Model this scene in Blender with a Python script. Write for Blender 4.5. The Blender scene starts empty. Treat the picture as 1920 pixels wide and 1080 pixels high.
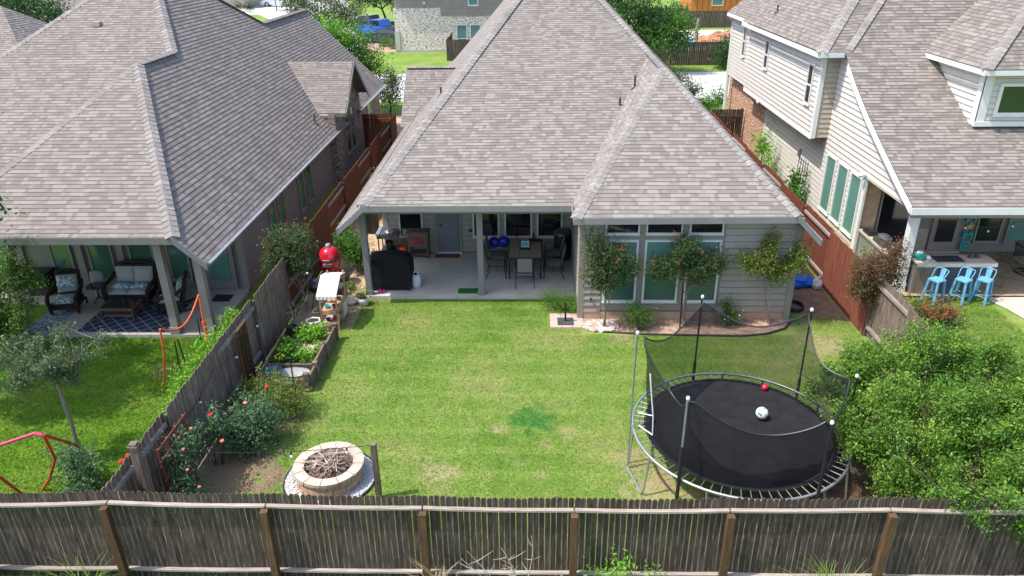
import bpy, math, random
import numpy as np
from mathutils import Vector, Matrix, Quaternion
S = bpy.context.scene
COL = S.collection
# ---------------------------------------------------------------- camera
cam = bpy.data.cameras.new("camera"); camo = bpy.data.objects.new("camera", cam); COL.objects.link(camo)
def _cam():
    p, r, y = [math.radians(a) for a in (25.3653, -0.7248, 1.7227)]
    fwd = Vector((-math.sin(y)*math.cos(p), math.cos(y)*math.cos(p), -math.sin(p)))
    right = Vector((math.cos(y), math.sin(y), 0)); up = right.cross(fwd)
    R = math.cos(r)*right + math.sin(r)*up; U = -math.sin(r)*right + math.cos(r)*up
    m = Matrix((R, U, -fwd)).transposed().to_4x4(); m.translation = Vector((0, 0, 9.7))
    camo.matrix_world = m
_cam()
cam.sensor_width = 36; cam.lens = 36*1389.63/1920; cam.clip_start = .1; cam.clip_end = 2000
S.camera = camo
# ---------------------------------------------------------------- light
SUN = Vector((-0.47, -0.14, 0.88)).normalized()
el = math.asin(SUN.z); az = math.atan2(SUN.x, SUN.y)
world = bpy.data.worlds.new("World"); S.world = world; world.use_nodes = True
wn = world.node_tree.nodes; wl = world.node_tree.links
sky = wn.new("ShaderNodeTexSky"); sky.sky_type = 'NISHITA'; sky.sun_disc = False
sky.sun_elevation = el; sky.sun_rotation = az; sky.air_density = 1.0; sky.dust_density = 2.0
bg = wn["Background"]; wl.new(sky.outputs[0], bg.inputs[0]); bg.inputs[1].default_value = 0.15
sl = bpy.data.lights.new("sun", 'SUN'); sl.energy = 2.45; sl.angle = math.radians(0.5); sl.color = (1, .955, .89)
so = bpy.data.objects.new("sun", sl); COL.objects.link(so); so.location = (-30, -5, 60)
so.rotation_euler = SUN.to_track_quat('Z', 'Y').to_euler()
S.view_settings.view_transform = 'Standard'; S.view_settings.look = 'None'
S.view_settings.exposure = 1.24; S.view_settings.gamma = 1
# ---------------------------------------------------------------- helpers
rnd = random.Random(7)
LOC = {}
class MB:
    def __init__(s): s.v = []; s.f = []; s.uv = []; s.mi = []
    def face(s, pts, uv=None, m=0):
        b = len(s.v); s.v += [tuple(p) for p in pts]; s.f.append(tuple(range(b, b+len(pts))))
        s.uv.append(uv if uv is not None else [(0, 0)]*len(pts)); s.mi.append(m)
    def mesh(s, vs, fs, m=0, uv=None):
        b = len(s.v); s.v += [tuple(p) for p in vs]
        for f in fs:
            s.f.append(tuple(b+i for i in f)); s.uv.append([uv[i] for i in f] if isinstance(uv, list) else [uv or (0, 0)]*len(f)); s.mi.append(m)
    def box(s, x0, y0, z0, x1, y1, z1, m=0, uv=None):
        if x0 > x1: x0, x1 = x1, x0
        if y0 > y1: y0, y1 = y1, y0
        if z0 > z1: z0, z1 = z1, z0
        v = [(x0,y0,z0),(x1,y0,z0),(x1,y1,z0),(x0,y1,z0),(x0,y0,z1),(x1,y0,z1),(x1,y1,z1),(x0,y1,z1)]
        s.mesh(v, [(0,3,2,1),(4,5,6,7),(0,1,5,4),(1,2,6,5),(2,3,7,6),(3,0,4,7)], m, uv)
    def beam(s, p, q, w, h, m=0, up=(0,0,1), uv=None):
        p = Vector(p); q = Vector(q); d = (q-p).normalized(); up = Vector(up)
        if abs(d.dot(up)) > .98: up = Vector((0,1,0))
        a = d.cross(up).normalized()*w/2; b = a.cross(d).normalized()*h/2
        v = [p-a-b, p+a-b, p+a+b, p-a+b, q-a-b, q+a-b, q+a+b, q-a+b]
        s.mesh(v, [(0,1,2,3),(7,6,5,4),(0,4,5,1),(1,5,6,2),(2,6,7,3),(3,7,4,0)], m, uv)
    def tube(s, pts, r, n=8, m=0, cap=True, uv=None):
        pts = [Vector(p) for p in pts]; k = len(pts)
        rs = r if isinstance(r, (list, tuple)) else [r]*k
        b = len(s.v); t0 = None
        for i, p in enumerate(pts):
            d = (pts[min(i+1,k-1)]-pts[max(i-1,0)]).normalized()
            if t0 is None: t0 = d.orthogonal().normalized()
            t0 = (t0-d*t0.dot(d)).normalized(); c = d.cross(t0)
            for j in range(n):
                a = 2*math.pi*j/n; s.v.append(tuple(p+(t0*math.cos(a)+c*math.sin(a))*rs[i]))
        for i in range(k-1):
            for j in range(n):
                s.f.append((b+i*n+j, b+i*n+(j+1)%n, b+(i+1)*n+(j+1)%n, b+(i+1)*n+j)); s.uv.append([uv or (0,0)]*4); s.mi.append(m)
        if cap:
            s.f.append(tuple(b+j for j in range(n))[::-1]); s.uv.append([uv or (0,0)]*n); s.mi.append(m)
            s.f.append(tuple(b+(k-1)*n+j for j in range(n))); s.uv.append([uv or (0,0)]*n); s.mi.append(m)
    def lathe(s, prof, c=(0,0,0), n=20, m=0, sx=1, sy=1):
        b = len(s.v)
        for r, z in prof:
            for j in range(n):
                a = 2*math.pi*j/n; s.v.append((c[0]+r*sx*math.cos(a), c[1]+r*sy*math.sin(a), c[2]+z))
        for i in range(len(prof)-1):
            for j in range(n):
                s.f.append((b+i*n+j, b+i*n+(j+1)%n, b+(i+1)*n+(j+1)%n, b+(i+1)*n+j)); s.uv.append([(0,0)]*4); s.mi.append(m)
    def ball(s, c, r, n=12, m=0, jit=0, sc=(1,1,1)):
        prof = []
        b = len(s.v); k = n//2+1
        for i in range(k):
            t = math.pi*i/(k-1)
            for j in range(n):
                a = 2*math.pi*j/n; q = 1+rnd.uniform(-jit, jit)
                s.v.append((c[0]+r*q*sc[0]*math.sin(t)*math.cos(a), c[1]+r*q*sc[1]*math.sin(t)*math.sin(a), c[2]-r*q*sc[2]*math.cos(t)))
        for i in range(k-1):
            for j in range(n):
                s.f.append((b+i*n+j, b+i*n+(j+1)%n, b+(i+1)*n+(j+1)%n, b+(i+1)*n+j)); s.uv.append([(0,0)]*4); s.mi.append(m)
    def build(s, name, mats, parent=None, world=True, smooth=False, loc=None):
        off = Vector((0,0,0))
        if parent is not None and world: off = Vector(LOC.get(parent.name, (0,0,0)))
        if loc is not None: off = Vector(loc)
        me = bpy.data.meshes.new(name)
        va = np.array(s.v, dtype=np.float64).reshape(-1, 3)-np.array(off)
        me.from_pydata([tuple(x) for x in va], [], s.f)
        if not isinstance(mats, (list, tuple)): mats = [mats]
        for m in mats: me.materials.append(m)
        uvl = me.uv_layers.new(name="UVMap")
        flat = [c for f in s.uv for p in f for c in p]
        uvl.data.foreach_set("uv", flat)
        me.polygons.foreach_set("material_index", s.mi)
        if smooth: me.polygons.foreach_set("use_smooth", [True]*len(s.f))
        me.update()
        o = bpy.data.objects.new(name, me); COL.objects.link(o)
        if parent is not None:
            o.parent = parent
            LOC[o.name] = tuple(off) if world else (0,0,0)
        if loc is not None:
            o.location = loc; LOC[o.name] = tuple(loc)
        return o
def tag(o, label, cat, group=None):
    o['label'] = label; o['category'] = cat
    if group: o['group'] = group
    return o
def thing(name, label, cat, loc=(0,0,0), rz=0, group=None):
    o = bpy.data.objects.new(name, None); COL.objects.link(o); o.location = loc; o.rotation_euler = (0,0,rz)
    o.empty_display_size = .2
    LOC[o.name] = tuple(loc); return tag(o, label, cat, group)
def dup(o, loc=None, rz=None, label=None, parent=None, scale=None):
    c = o.copy(); COL.objects.link(c)
    if parent is not None: c.parent = parent
    if loc is not None: c.location = loc
    if rz is not None: c.rotation_euler = (0,0,rz)
    if scale is not None: c.scale = (scale,)*3
    if label: c['label'] = label
    for ch in list(o.children): dup(ch, parent=c)
    return c
def struct(name, mb, m, **k):
    o = mb.build(name, m, **k); o['kind'] = 'structure'; return o
def solo(name, mb, m, label, cat, loc, group=None, smooth=False):
    return tag(mb.build(name, m, loc=loc, smooth=smooth), label, cat, group)
# ---------------------------------------------------------------- materials
def lin(c):
    if isinstance(c, str):
        c = [int(c[i:i+2], 16)/255 for i in (0,2,4)]
        c = [x/12.92 if x <= .04045 else ((x+.055)/1.055)**2.4 for x in c]
    return (c[0], c[1], c[2], 1)
class NT:
    def __init__(s, name):
        s.m = bpy.data.materials.new(name); s.m.use_nodes = True
        s.n = s.m.node_tree.nodes; s.l = s.m.node_tree.links; s.b = s.n["Principled BSDF"]
        s.b.inputs['Specular IOR Level'].default_value = .25
    def add(s, t, **k):
        x = s.n.new("ShaderNode"+t)
        for a, v in k.items(): setattr(x, a, v)
        return x
    def put(s, node, key, val):
        if isinstance(val, bpy.types.NodeSocket): s.l.new(val, node.inputs[key])
        elif val is not None: node.inputs[key].default_value = val
    def math(s, op, a, b=None, c=None):
        x = s.add("Math", operation=op); s.put(x, 0, a)
        if b is not None: s.put(x, 1, b)
        if c is not None: s.put(x, 2, c)
        return x.outputs[0]
    def mix(s, f, a, b, mode='MIX'):
        x = s.add("Mix", data_type='RGBA', blend_type=mode)
        s.put(x, 0, f); s.put(x, 6, a); s.put(x, 7, b); return x.outputs[2]
    def obj(s): 
        if not hasattr(s, '_o'): s._o = s.add("TexCoord")
        return s._o.outputs['Object']
    def uv(s):
        if not hasattr(s, '_o'): s._o = s.add("TexCoord")
        return s._o.outputs['UV']
    def noise(s, scale, det=3, rough=.55, vec=None, st=None):
        x = s.add("TexNoise"); v = vec if vec is not None else s.obj()
        if st:
            mp = s.add("Mapping"); s.l.new(v, mp.inputs[0]); mp.inputs['Scale'].default_value = st; v = mp.outputs[0]
        s.l.new(v, x.inputs['Vector']); x.inputs['Scale'].default_value = scale
        x.inputs['Detail'].default_value = det; x.inputs['Roughness'].default_value = rough
        return x.outputs[0]
    def ramp(s, f, stops, interp='LINEAR'):
        x = s.add("ValToRGB"); s.l.new(f, x.inputs[0]); e = x.color_ramp.elements; x.color_ramp.interpolation = interp
        while len(e) < len(stops): e.new(.5)
        for i, (p, c) in enumerate(stops): e[i].position = p; e[i].color = lin(c)
        return x.outputs[0]
    def bump(s, h, dist=.01, st=.6):
        x = s.add("Bump"); s.l.new(h, x.inputs['Height']); x.inputs['Distance'].default_value = dist; x.inputs['Strength'].default_value = st
        s.l.new(x.outputs[0], s.b.inputs['Normal'])
    def fin(s, col=None, rough=.8, metal=None, spec=None):
        if col is not None: s.put(s.b, 'Base Color', col)
        s.put(s.b, 'Roughness', rough)
        if metal is not None: s.b.inputs['Metallic'].default_value = metal
        if spec is not None: s.b.inputs['Specular IOR Level'].default_value = spec
        return s.m
def noisy(name, a, b, scale=4, rough=.8, bump=0, metal=None, spec=None, det=4, st=None, p=(.3,.7)):
    t = NT(name); f = t.noise(scale, det, st=st); c = t.ramp(f, [(p[0], a), (p[1], b)])
    if bump: t.bump(t.noise(scale*6, 4, st=st), bump)
    return t.fin(c, rough, metal, spec)
def shingle(name, light, mid, dark, expo=.145, w=.17):
    t = NT(name); sp = t.add("SeparateXYZ"); t.l.new(t.uv(), sp.inputs[0])
    u, v = sp.outputs[0], sp.outputs[1]
    row = t.math('FLOOR', t.math('DIVIDE', v, expo))
    wn1 = t.add("TexWhiteNoise", noise_dimensions='1D'); t.l.new(row, wn1.inputs['W'])
    cu = t.math('ADD', t.math('DIVIDE', u, w), t.math('MULTIPLY', wn1.outputs[0], 7.0))
    # uneven tab widths
    cu = t.math('ADD', cu, t.math('MULTIPLY', t.math('SINE', t.math('MULTIPLY', cu, 2.1)), .35))
    cx = t.add("CombineXYZ"); t.l.new(t.math('FLOOR', cu), cx.inputs[0]); t.l.new(row, cx.inputs[1])
    wn2 = t.add("TexWhiteNoise", noise_dimensions='2D'); t.l.new(cx.outputs[0], wn2.inputs['Vector'])
    c = t.ramp(wn2.outputs[0], [(0, dark), (.18, dark), (.42, mid), (.6, mid), (.85, light), (1, light)])
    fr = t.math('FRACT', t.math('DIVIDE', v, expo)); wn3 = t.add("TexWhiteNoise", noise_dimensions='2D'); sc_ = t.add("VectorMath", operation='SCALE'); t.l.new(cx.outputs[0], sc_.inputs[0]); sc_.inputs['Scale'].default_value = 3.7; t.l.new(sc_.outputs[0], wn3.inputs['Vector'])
    band = t.math('MULTIPLY', t.math('LESS_THAN', fr, .17), t.math('GREATER_THAN', wn3.outputs[0], .45)); c = t.mix(t.math('MULTIPLY', band, .62), c, lin(tuple(x*.5 for x in dark)))  # printed dark band; also paints in the shadow dashes under random tabs
    big = t.noise(.55, 3, vec=t.uv()); c = t.mix(t.math('MULTIPLY', big, .35), c, lin(mid))
    fine = t.noise(90, 2, vec=t.uv()); c = t.mix(.22, c, t.ramp(fine, [(.3, (.06,.055,.05)), (.7, (.62,.58,.55))]))
    st = t.noise(1.3, 4, vec=t.uv()); c = t.mix(t.math('MULTIPLY', st, .14), c, lin((.2,.19,.18)), 'MIX')
    t.bump(wn2.outputs[0], .006, .5)
    return t.fin(c, .92, spec=.15)
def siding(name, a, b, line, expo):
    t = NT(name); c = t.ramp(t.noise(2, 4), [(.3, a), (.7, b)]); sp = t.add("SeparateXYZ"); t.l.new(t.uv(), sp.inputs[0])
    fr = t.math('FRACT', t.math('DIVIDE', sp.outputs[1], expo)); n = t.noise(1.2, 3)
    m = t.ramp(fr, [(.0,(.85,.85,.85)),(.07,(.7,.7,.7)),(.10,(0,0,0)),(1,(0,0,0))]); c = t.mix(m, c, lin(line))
    st = t.noise(7, 4, st=(1,1,.25)); c = t.mix(t.ramp(st, [(.5,(0,0,0)),(.85,(.22,.22,.22))]), c, lin(tuple(x*.6 for x in a)))
    so = t.add("SeparateXYZ"); t.l.new(t.obj(), so.inputs[0]); zz = t.math('ADD', so.outputs[2], t.math('MULTIPLY', t.noise(3, 5), .5))
    c = t.mix(t.ramp(zz, [(.45,(.55,.55,.55)),(.8,(0,0,0))]), c, lin((.36,.26,.18)))  # warm bounced light painted into the lower wall as a ragged beige tint
    return t.fin(c, .75)
def brick(name, a, b, mortar, sc=1.0, bw=.21, bh=.07, axis='xz', spots=None):
    t = NT(name); sp = t.add("SeparateXYZ"); t.l.new(t.obj(), sp.inputs[0])
    cx = t.add("CombineXYZ"); t.l.new(t.math('ADD', sp.outputs[0], sp.outputs[1]), cx.inputs[0]); t.l.new(sp.outputs[2], cx.inputs[1])
    bt = t.add("TexBrick"); t.l.new(cx.outputs[0], bt.inputs['Vector'])
    bt.inputs['Scale'].default_value = sc; bt.inputs['Brick Width'].default_value = bw; bt.inputs['Row Height'].default_value = bh
    bt.inputs['Mortar Size'].default_value = .008; bt.inputs['Color1'].default_value = lin(a); bt.inputs['Color2'].default_value = lin(b); bt.inputs['Mortar'].default_value = lin(mortar)
    c = bt.outputs[0]
    if spots:
        f = t.noise(9, 3, .6, vec=cx.outputs[0], st=(.5,1.3,1)); f = t.ramp(f, [(.52, (0,0,0)), (.6, (1,1,1))]); c = t.mix(f, c, lin(spots))
    t.bump(bt.outputs[1], .006, -.7)
    return t.fin(c, .9, spec=.15)
def wood(name, a, b, dark, vert=2, rough=.85, knots=True, edge=None):
    """weathered boards: UV.x is a random id per board, grain runs along axis `vert`"""
    t = NT(name); sp = t.add("SeparateXYZ"); t.l.new(t.uv(), sp.inputs[0])
    wn = t.add("TexWhiteNoise", noise_dimensions='1D'); t.l.new(t.math('MULTIPLY', sp.outputs[0], 91.7), wn.inputs['W'])
    off = t.add("VectorMath", operation='ADD'); t.l.new(t.obj(), off.inputs[0])
    o2 = t.add("CombineXYZ"); t.l.new(t.math('MULTIPLY', wn.outputs[0], 40), o2.inputs[2]); t.l.new(o2.outputs[0], off.inputs[1])
    st = [9, 9, 9]; st[vert] = .7
    g = t.noise(4, 5, .65, vec=off.outputs[0], st=tuple(st))
    c = t.ramp(g, [(.28, dark), (.5, a), (.72, b)])
    c = t.mix(t.math('MULTIPLY', wn.outputs[0], .45), c, lin(dark))
    g2 = t.noise(1.2, 3, vec=off.outputs[0]); c = t.mix(t.ramp(g2, [(.55,(0,0,0)),(.8,(.5,.5,.5))]), c, lin(b))
    if knots:
        vn = t.add("TexVoronoi"); mp = t.add("Mapping"); t.l.new(off.outputs[0], mp.inputs[0]); mp.inputs['Scale'].default_value = (9,9,2.6)
        t.l.new(mp.outputs[0], vn.inputs['Vector']); vn.inputs['Scale'].default_value = 1
        c = t.mix(t.ramp(vn.outputs['Distance'], [(.07,(.7,.7,.7)),(.16,(0,0,0))]), c, lin((.03,.024,.02)))
    if edge:
        e = t.ramp(sp.outputs[1], [(.0,(.6,.6,.6)),(.09,(0,0,0)),(.86,(0,0,0)),(.98,(1,1,1))])
        en = t.noise(2.2, 5, .7, vec=off.outputs[0], st=(3,3,1.1)); en = t.ramp(en, [(.42,(0,0,0)),(.62,(1,1,1))])
        c = t.mix(t.math('MULTIPLY', e, en), c, lin(edge))
    t.bump(g, .008, .6)
    return t.fin(c, rough, spec=.15)
def grassmat(name, edge=False):
    t = NT(name); o = t.obj()
    f1 = t.noise(.45, 4, .6); f2 = t.noise(2.6, 4, .65); f3 = t.noise(38, 3, .7)
    c = t.ramp(f1, [(.30, (.10,.20,.026)), (.50, (.16,.25,.045)), (.68, (.24,.27,.085))])
    c = t.mix(t.ramp(f2, [(.54,(0,0,0)),(.76,(.55,.55,.55))]), c, lin((.32,.285,.145)))
    c = t.mix(t.ramp(f2, [(.27,(.6,.6,.6)),(.42,(0,0,0))]), c, lin((.085,.19,.02)))
    c = t.mix(t.ramp(f3, [(.3,(.35,.35,.35)),(.55,(0,0,0))]), c, lin((.07,.13,.018)))
    c = t.mix(t.ramp(f3, [(.55,(0,0,0)),(.8,(.35,.35,.35))]), c, lin((.36,.38,.12)))
    # lush green patch and worn spots near it
    sy = t.add("SeparateXYZ"); t.l.new(o, sy.inputs[0])
    stripe = t.math('SINE', t.math('ADD', t.math('MULTIPLY', sy.outputs[1], 8.5), t.math('MULTIPLY', f1, 5)))
    c = t.mix(t.ramp(stripe, [(.35,(0,0,0)),(.85,(.16,.16,.16))]), c, lin((.32,.385,.09)))
    f2n = t.noise(3.5, 4)
    def spot(cx, cy, r, soft, cl, col):
        vm = t.add("VectorMath", operation='DISTANCE'); mp = t.add("Mapping"); t.l.new(o, mp.inputs[0]); mp.inputs['Scale'].default_value = (1,1,0)
        nz = f2n
        t.l.new(mp.outputs[0], vm.inputs[0]); vm.inputs[1].default_value = (cx, cy, 0)
        d = t.math('ADD', vm.outputs['Value'], t.math('MULTIPLY', t.math('SUBTRACT', nz, .5), r*2.2))
        f = t.add("MapRange"); t.l.new(d, f.inputs[0]); f.inputs[1].default_value = r; f.inputs[2].default_value = r-soft; f.inputs[3].default_value = 0; f.inputs[4].default_value = cl
        return t.mix(f.outputs[0], col, lin(cl and spotc))
    spotc = (.045,.17,.03); c = spot(-.02, 13.62, .64, .30, .85, c)
    spotc = (.36,.30,.17)
    for x, y, r in ((.25,12.75,.25), (.75,13.2,.3), (-.7,13.3,.3), (.15,11.75,.2), (2.1,12.2,.55), (2.3,11.1,.7), (-1.9,11.8,.5), (-4.2,11.9,.7),
                    (7.6,17.0,.7), (2.4,17.4,.5), (-9.2,15.6,.5), (-10.2,15.2,.3), (7.5,15.6,.4)):
        c = spot(x, y, r, .3, .55, c)
    spotc = (.23,.165,.11)
    for x, y, r in ((-6.3,11.9,1.15),(-5.9,10.3,1.0),(-6.1,13.8,1.0),(-6.2,16.5,1.0),(-5.15,11.6,.45)): c = spot(x, y, r, .3, .95, c)
    spotc = (.36,.25,.165)
    for x, y, r in ((2.6,11.6,.45),(3.6,10.6,.9),(4.9,10.9,1.2)): c = spot(x, y, r, .4, .75, c)
    sx_ = t.add("SeparateXYZ"); t.l.new(o, sx_.inputs[0]); lm = t.math('MULTIPLY', t.math('LESS_THAN', sx_.outputs[0], -6.9), t.math('LESS_THAN', sx_.outputs[1], 30.0))
    c = t.mix(t.math('MULTIPLY', lm, .8), c, (.74,1.0,.36,1), 'MULTIPLY')
    t.bump(f3, .03, .6)
    return t.fin(c, .9, spec=.1)
def leafmat(name, cols, trans=.35, rough=.5):
    t = NT(name); sp = t.add("SeparateXYZ"); t.l.new(t.uv(), sp.inputs[0])
    f = t.math('ADD', t.math('MULTIPLY', sp.outputs[0], .6), t.math('MULTIPLY', sp.outputs[1], .4))
    n = len(cols); c = t.ramp(f, [(i/(n-1), cols[i]) for i in range(n)])
    t.fin(c, rough, spec=.3)
    tr = t.add("BsdfTranslucent"); t.l.new(c, tr.inputs[0]); ms = t.add("MixShader"); ms.inputs[0].default_value = trans
    t.l.new(t.b.outputs[0], ms.inputs[1]); t.l.new(tr.outputs[0], ms.inputs[2]); t.l.new(ms.outputs[0], t.n["Material Output"].inputs[0])
    return t.m
def glass(name, tint, rough=.06, blinds=True, var=.4):
    t = NT(name); f = t.noise(1.1, 3); c = t.mix(t.math('MULTIPLY', f, var), lin(tint), lin(tuple(x*.35 for x in tint)))
    if blinds:
        sp = t.add("SeparateXYZ"); t.l.new(t.obj(), sp.inputs[0])
        w = t.math('FRACT', t.math('MULTIPLY', sp.outputs[2], 20)); c = t.mix(t.ramp(w, [(.15,(.28,.28,.28)),(.3,(0,0,0))]), c, lin(tuple(x*.4 for x in tint)))
    t.bump(t.noise(1.5, 2), .01, .15)
    t.fin(c, rough, spec=.9); return t.m
M = {}
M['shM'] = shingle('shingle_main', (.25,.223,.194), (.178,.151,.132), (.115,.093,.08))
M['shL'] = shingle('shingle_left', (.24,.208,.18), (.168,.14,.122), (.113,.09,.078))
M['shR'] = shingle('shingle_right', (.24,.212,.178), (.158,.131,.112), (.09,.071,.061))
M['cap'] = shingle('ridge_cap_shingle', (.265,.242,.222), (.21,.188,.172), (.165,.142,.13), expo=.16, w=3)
M['fascia'] = noisy('grey_fascia_paint', (.205,.20,.193), (.24,.235,.226), 3, .6)
M['fasciaL'] = noisy('grey_fascia', (.165,.162,.16), (.20,.196,.193), 3, .6)
M['white'] = noisy('white_trim', (.62,.62,.59), (.70,.70,.675), 3, .55)
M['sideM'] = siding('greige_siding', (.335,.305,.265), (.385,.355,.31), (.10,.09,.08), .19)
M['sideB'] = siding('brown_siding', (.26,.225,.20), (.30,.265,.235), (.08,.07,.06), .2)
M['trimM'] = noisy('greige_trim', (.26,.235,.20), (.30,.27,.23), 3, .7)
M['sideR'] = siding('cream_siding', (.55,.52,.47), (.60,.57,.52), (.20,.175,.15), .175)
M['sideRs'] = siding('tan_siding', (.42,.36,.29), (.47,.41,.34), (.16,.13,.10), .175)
M['wallL'] = noisy('taupe_stucco', (.205,.186,.17), (.25,.228,.21), 5, .9, .006)
M['trimL'] = noisy('taupe_trim', (.25,.225,.20), (.29,.262,.235), 3, .8)
M['soffit'] = noisy('soffit', (.26,.26,.24), (.3,.3,.28), 3, .8)
M['brickL'] = brick('brown_brick', (.20,.13,.10), (.36,.30,.26), (.30,.27,.24), spots=(.10,.06,.05))
M['brickR'] = brick('red_brick', (.42,.16,.075), (.30,.10,.05), (.52,.42,.33), spots=(.62,.52,.42))
M['brickW'] = brick('whitewashed_brick', (.80,.68,.60), (.62,.50,.44), (.80,.74,.68), bw=.22, bh=.075, spots=(.19,.16,.15))
M['found'] = noisy('sandy_foundation', (.42,.26,.17), (.52,.38,.27), 3, .9)
M['conc'] = noisy('patio_concrete', (.40,.375,.33), (.54,.51,.455), 1.4, .85, .002, det=6)
M['concL'] = noisy('tan_concrete', (.36,.32,.275), (.44,.39,.335), 1.6, .85, .002)
M['concW'] = noisy('street_concrete', (.44,.43,.415), (.50,.49,.47), .25, .9)
M['path'] = noisy('path_concrete', (.43,.385,.32), (.52,.475,.405), .8, .9)
M['dirt'] = noisy('bare_soil', (.33,.22,.14), (.50,.38,.26), 1.8, .95, .02, det=7)
M['dirtD'] = noisy('mulch_soil', (.13,.085,.055), (.25,.175,.12), 4, .95, .02, det=7)
M['mulch'] = noisy('red_mulch', (.22,.12,.08), (.50,.36,.27), 5, .95, .03, det=9)
M['grass'] = grassmat('lawn_grass')
M['wood'] = wood('weathered_cedar', (.185,.132,.103), (.34,.275,.235), (.062,.043,.034), edge=(.42,.35,.30))
M['woodD'] = wood('dark_weathered_cedar', (.080,.058,.045), (.175,.138,.115), (.022,.016,.012), edge=(.40,.355,.32))
M['woodH'] = wood('weathered_rail', (.36,.31,.265), (.54,.49,.43), (.19,.15,.12), vert=0, knots=False)
M['woodY'] = wood('weathered_rail_side', (.30,.26,.23), (.47,.42,.38), (.15,.12,.10), vert=1, knots=False)
M['post'] = wood('brown_fence_post', (.12,.068,.036), (.19,.12,.07), (.045,.026,.015), knots=False)
M['red'] = wood('red_stained_cedar', (.17,.058,.036), (.22,.085,.055), (.11,.034,.022), knots=False)
M['redB'] = wood('faded_red_cedar', (.22,.07,.042), (.33,.15,.10), (.14,.045,.03), knots=False)
M['pine'] = noisy('warm_pine', (.42,.24,.12), (.56,.36,.2), 6, .7, st=(1,1,4))
M['metalG'] = noisy('galvanised_steel', (.38,.40,.42), (.55,.57,.58), 8, .38, metal=.75)
M['black'] = noisy('black_metal', (.012,.012,.013), (.022,.022,.024), 6, .45, spec=.5)
M['blackF'] = noisy('black_fabric', (.008,.008,.010), (.016,.016,.018), 5, .85, .01)
M['blackP'] = noisy('black_plastic', (.012,.012,.013), (.03,.03,.03), 5, .35, spec=.5)
M['dgrey'] = noisy('dark_grey_enamel', (.05,.05,.055), (.09,.09,.095), 6, .3, spec=.6)
M['sling'] = noisy('grey_sling_fabric', (.20,.19,.18), (.25,.24,.225), 20, .8)
M['slat'] = noisy('taupe_table_slats', (.25,.205,.155), (.36,.30,.235), 5, .6, st=(1,6,1))
M['glT'] = glass('teal_glass', (.145,.31,.265), var=.55)
M['glTd'] = glass('dark_teal_screen', (.05,.125,.115), rough=.2)
M['glL'] = glass('green_glass', (.085,.20,.145), rough=.08, var=.8)
M['glK'] = glass('dark_glass', (.014,.016,.02), blinds=False)
M['glG'] = glass('dark_green_glass', (.006,.035,.02), rough=.15, blinds=False)
M['door'] = noisy('slate_blue_door', (.17,.18,.21), (.2,.21,.24), 3, .5)
M['doorL'] = noisy('taupe_door', (.23,.22,.21), (.26,.25,.235), 3, .5)
M['cush'] = noisy('grey_cushion', (.36,.35,.34), (.43,.42,.41), 6, .9, .01)
M['cushP'] = noisy('blue_floral_cushion', (.10,.20,.30), (.55,.58,.58), 14, .9, p=(.42,.52))
M['wick'] = noisy('dark_wicker', (.018,.012,.010), (.04,.028,.024), 30, .7, .01)
M['brownW'] = noisy('brown_wicker', (.11,.065,.045), (.16,.10,.075), 30, .7, .01)
def rugmat(name, bgc, fg, sc):
    t = NT(name); sp = t.add("SeparateXYZ"); t.l.new(t.obj(), sp.inputs[0])
    a = t.math('ADD', t.math('MULTIPLY', sp.outputs[0], sc), t.math('MULTIPLY', sp.outputs[1], sc)); b = t.math('SUBTRACT', t.math('MULTIPLY', sp.outputs[0], sc), t.math('MULTIPLY', sp.outputs[1], sc))
    l1 = t.math('ABSOLUTE', t.math('SUBTRACT', t.math('FRACT', a), .5)); l2 = t.math('ABSOLUTE', t.math('SUBTRACT', t.math('FRACT', b), .5))
    mn = t.math('MINIMUM', l1, l2); f = t.ramp(mn, [(.045,(1,1,1)),(.065,(0,0,0))])
    return t.fin(t.mix(f, lin(bgc), lin(fg)), .95)
M['rug'] = rugmat('navy_lattice_rug', (.035,.045,.075), (.25,.27,.3), 2.6)
M['rug2'] = noisy('blue_speckled_rug', (.05,.09,.15), (.30,.38,.42), 18, .95, p=(.42,.56))
M['mat'] = noisy('rust_doormat', (.16,.05,.03), (.25,.11,.07), 14, .95)
M['matK'] = noisy('dark_doormat', (.015,.015,.02), (.04,.04,.05), 14, .95)
M['turf'] = noisy('green_turf_mat', (.01,.11,.02), (.015,.17,.03), 20, .95)
def flat(name, c, rough=.5, spec=.4, metal=None, v=.12):
    return noisy(name, tuple(x*(1-v) for x in c), c, 5, rough, spec=spec, metal=metal)
M['orange'] = flat('orange_plastic', (.82,.14,.02)); M['orangeN'] = flat('orange_fabric', (.85,.13,.035), .8)
M['pink'] = flat('pink_plastic', (.80,.03,.22)); M['turq'] = flat('turquoise_plastic', (.03,.55,.62))
M['teal'] = flat('teal_paint', (.02,.42,.36)); M['tealPot'] = flat('teal_ceramic', (.02,.12,.14), .25)
M['blueS'] = flat('glossy_blue', (.015,.03,.33), .2); M['tarp'] = flat('blue_tarp', (.01,.14,.72), .5)
M['wbag'] = flat('white_plastic', (.72,.72,.72), .45); M['stool'] = noisy('light_blue_paint', (.10,.30,.46), (.19,.44,.58), 9, .45, spec=.4)
M['kred'] = flat('red_enamel', (.62,.012,.03), .18, .7); M['redF'] = flat('red_flower', (.75,.02,.02), .7)
M['coralF'] = flat('coral_flower', (.80,.20,.17), .7); M['yel'] = flat('yellow_plastic', (.7,.5,.04))
M['gold'] = flat('gold_paint', (.55,.40,.16)); M['redFr'] = flat('red_tube_paint', (.55,.05,.03)); M['pinkFr'] = flat('magenta_tube_paint', (.66,.03,.13))
M['stone'] = noisy('sandstone_block', (.42,.27,.17), (.55,.42,.31), 5, .9, .01)
M['stoneC'] = noisy('pale_cap_stone', (.42,.32,.25), (.54,.44,.37), 4, .9, .008)
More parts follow.
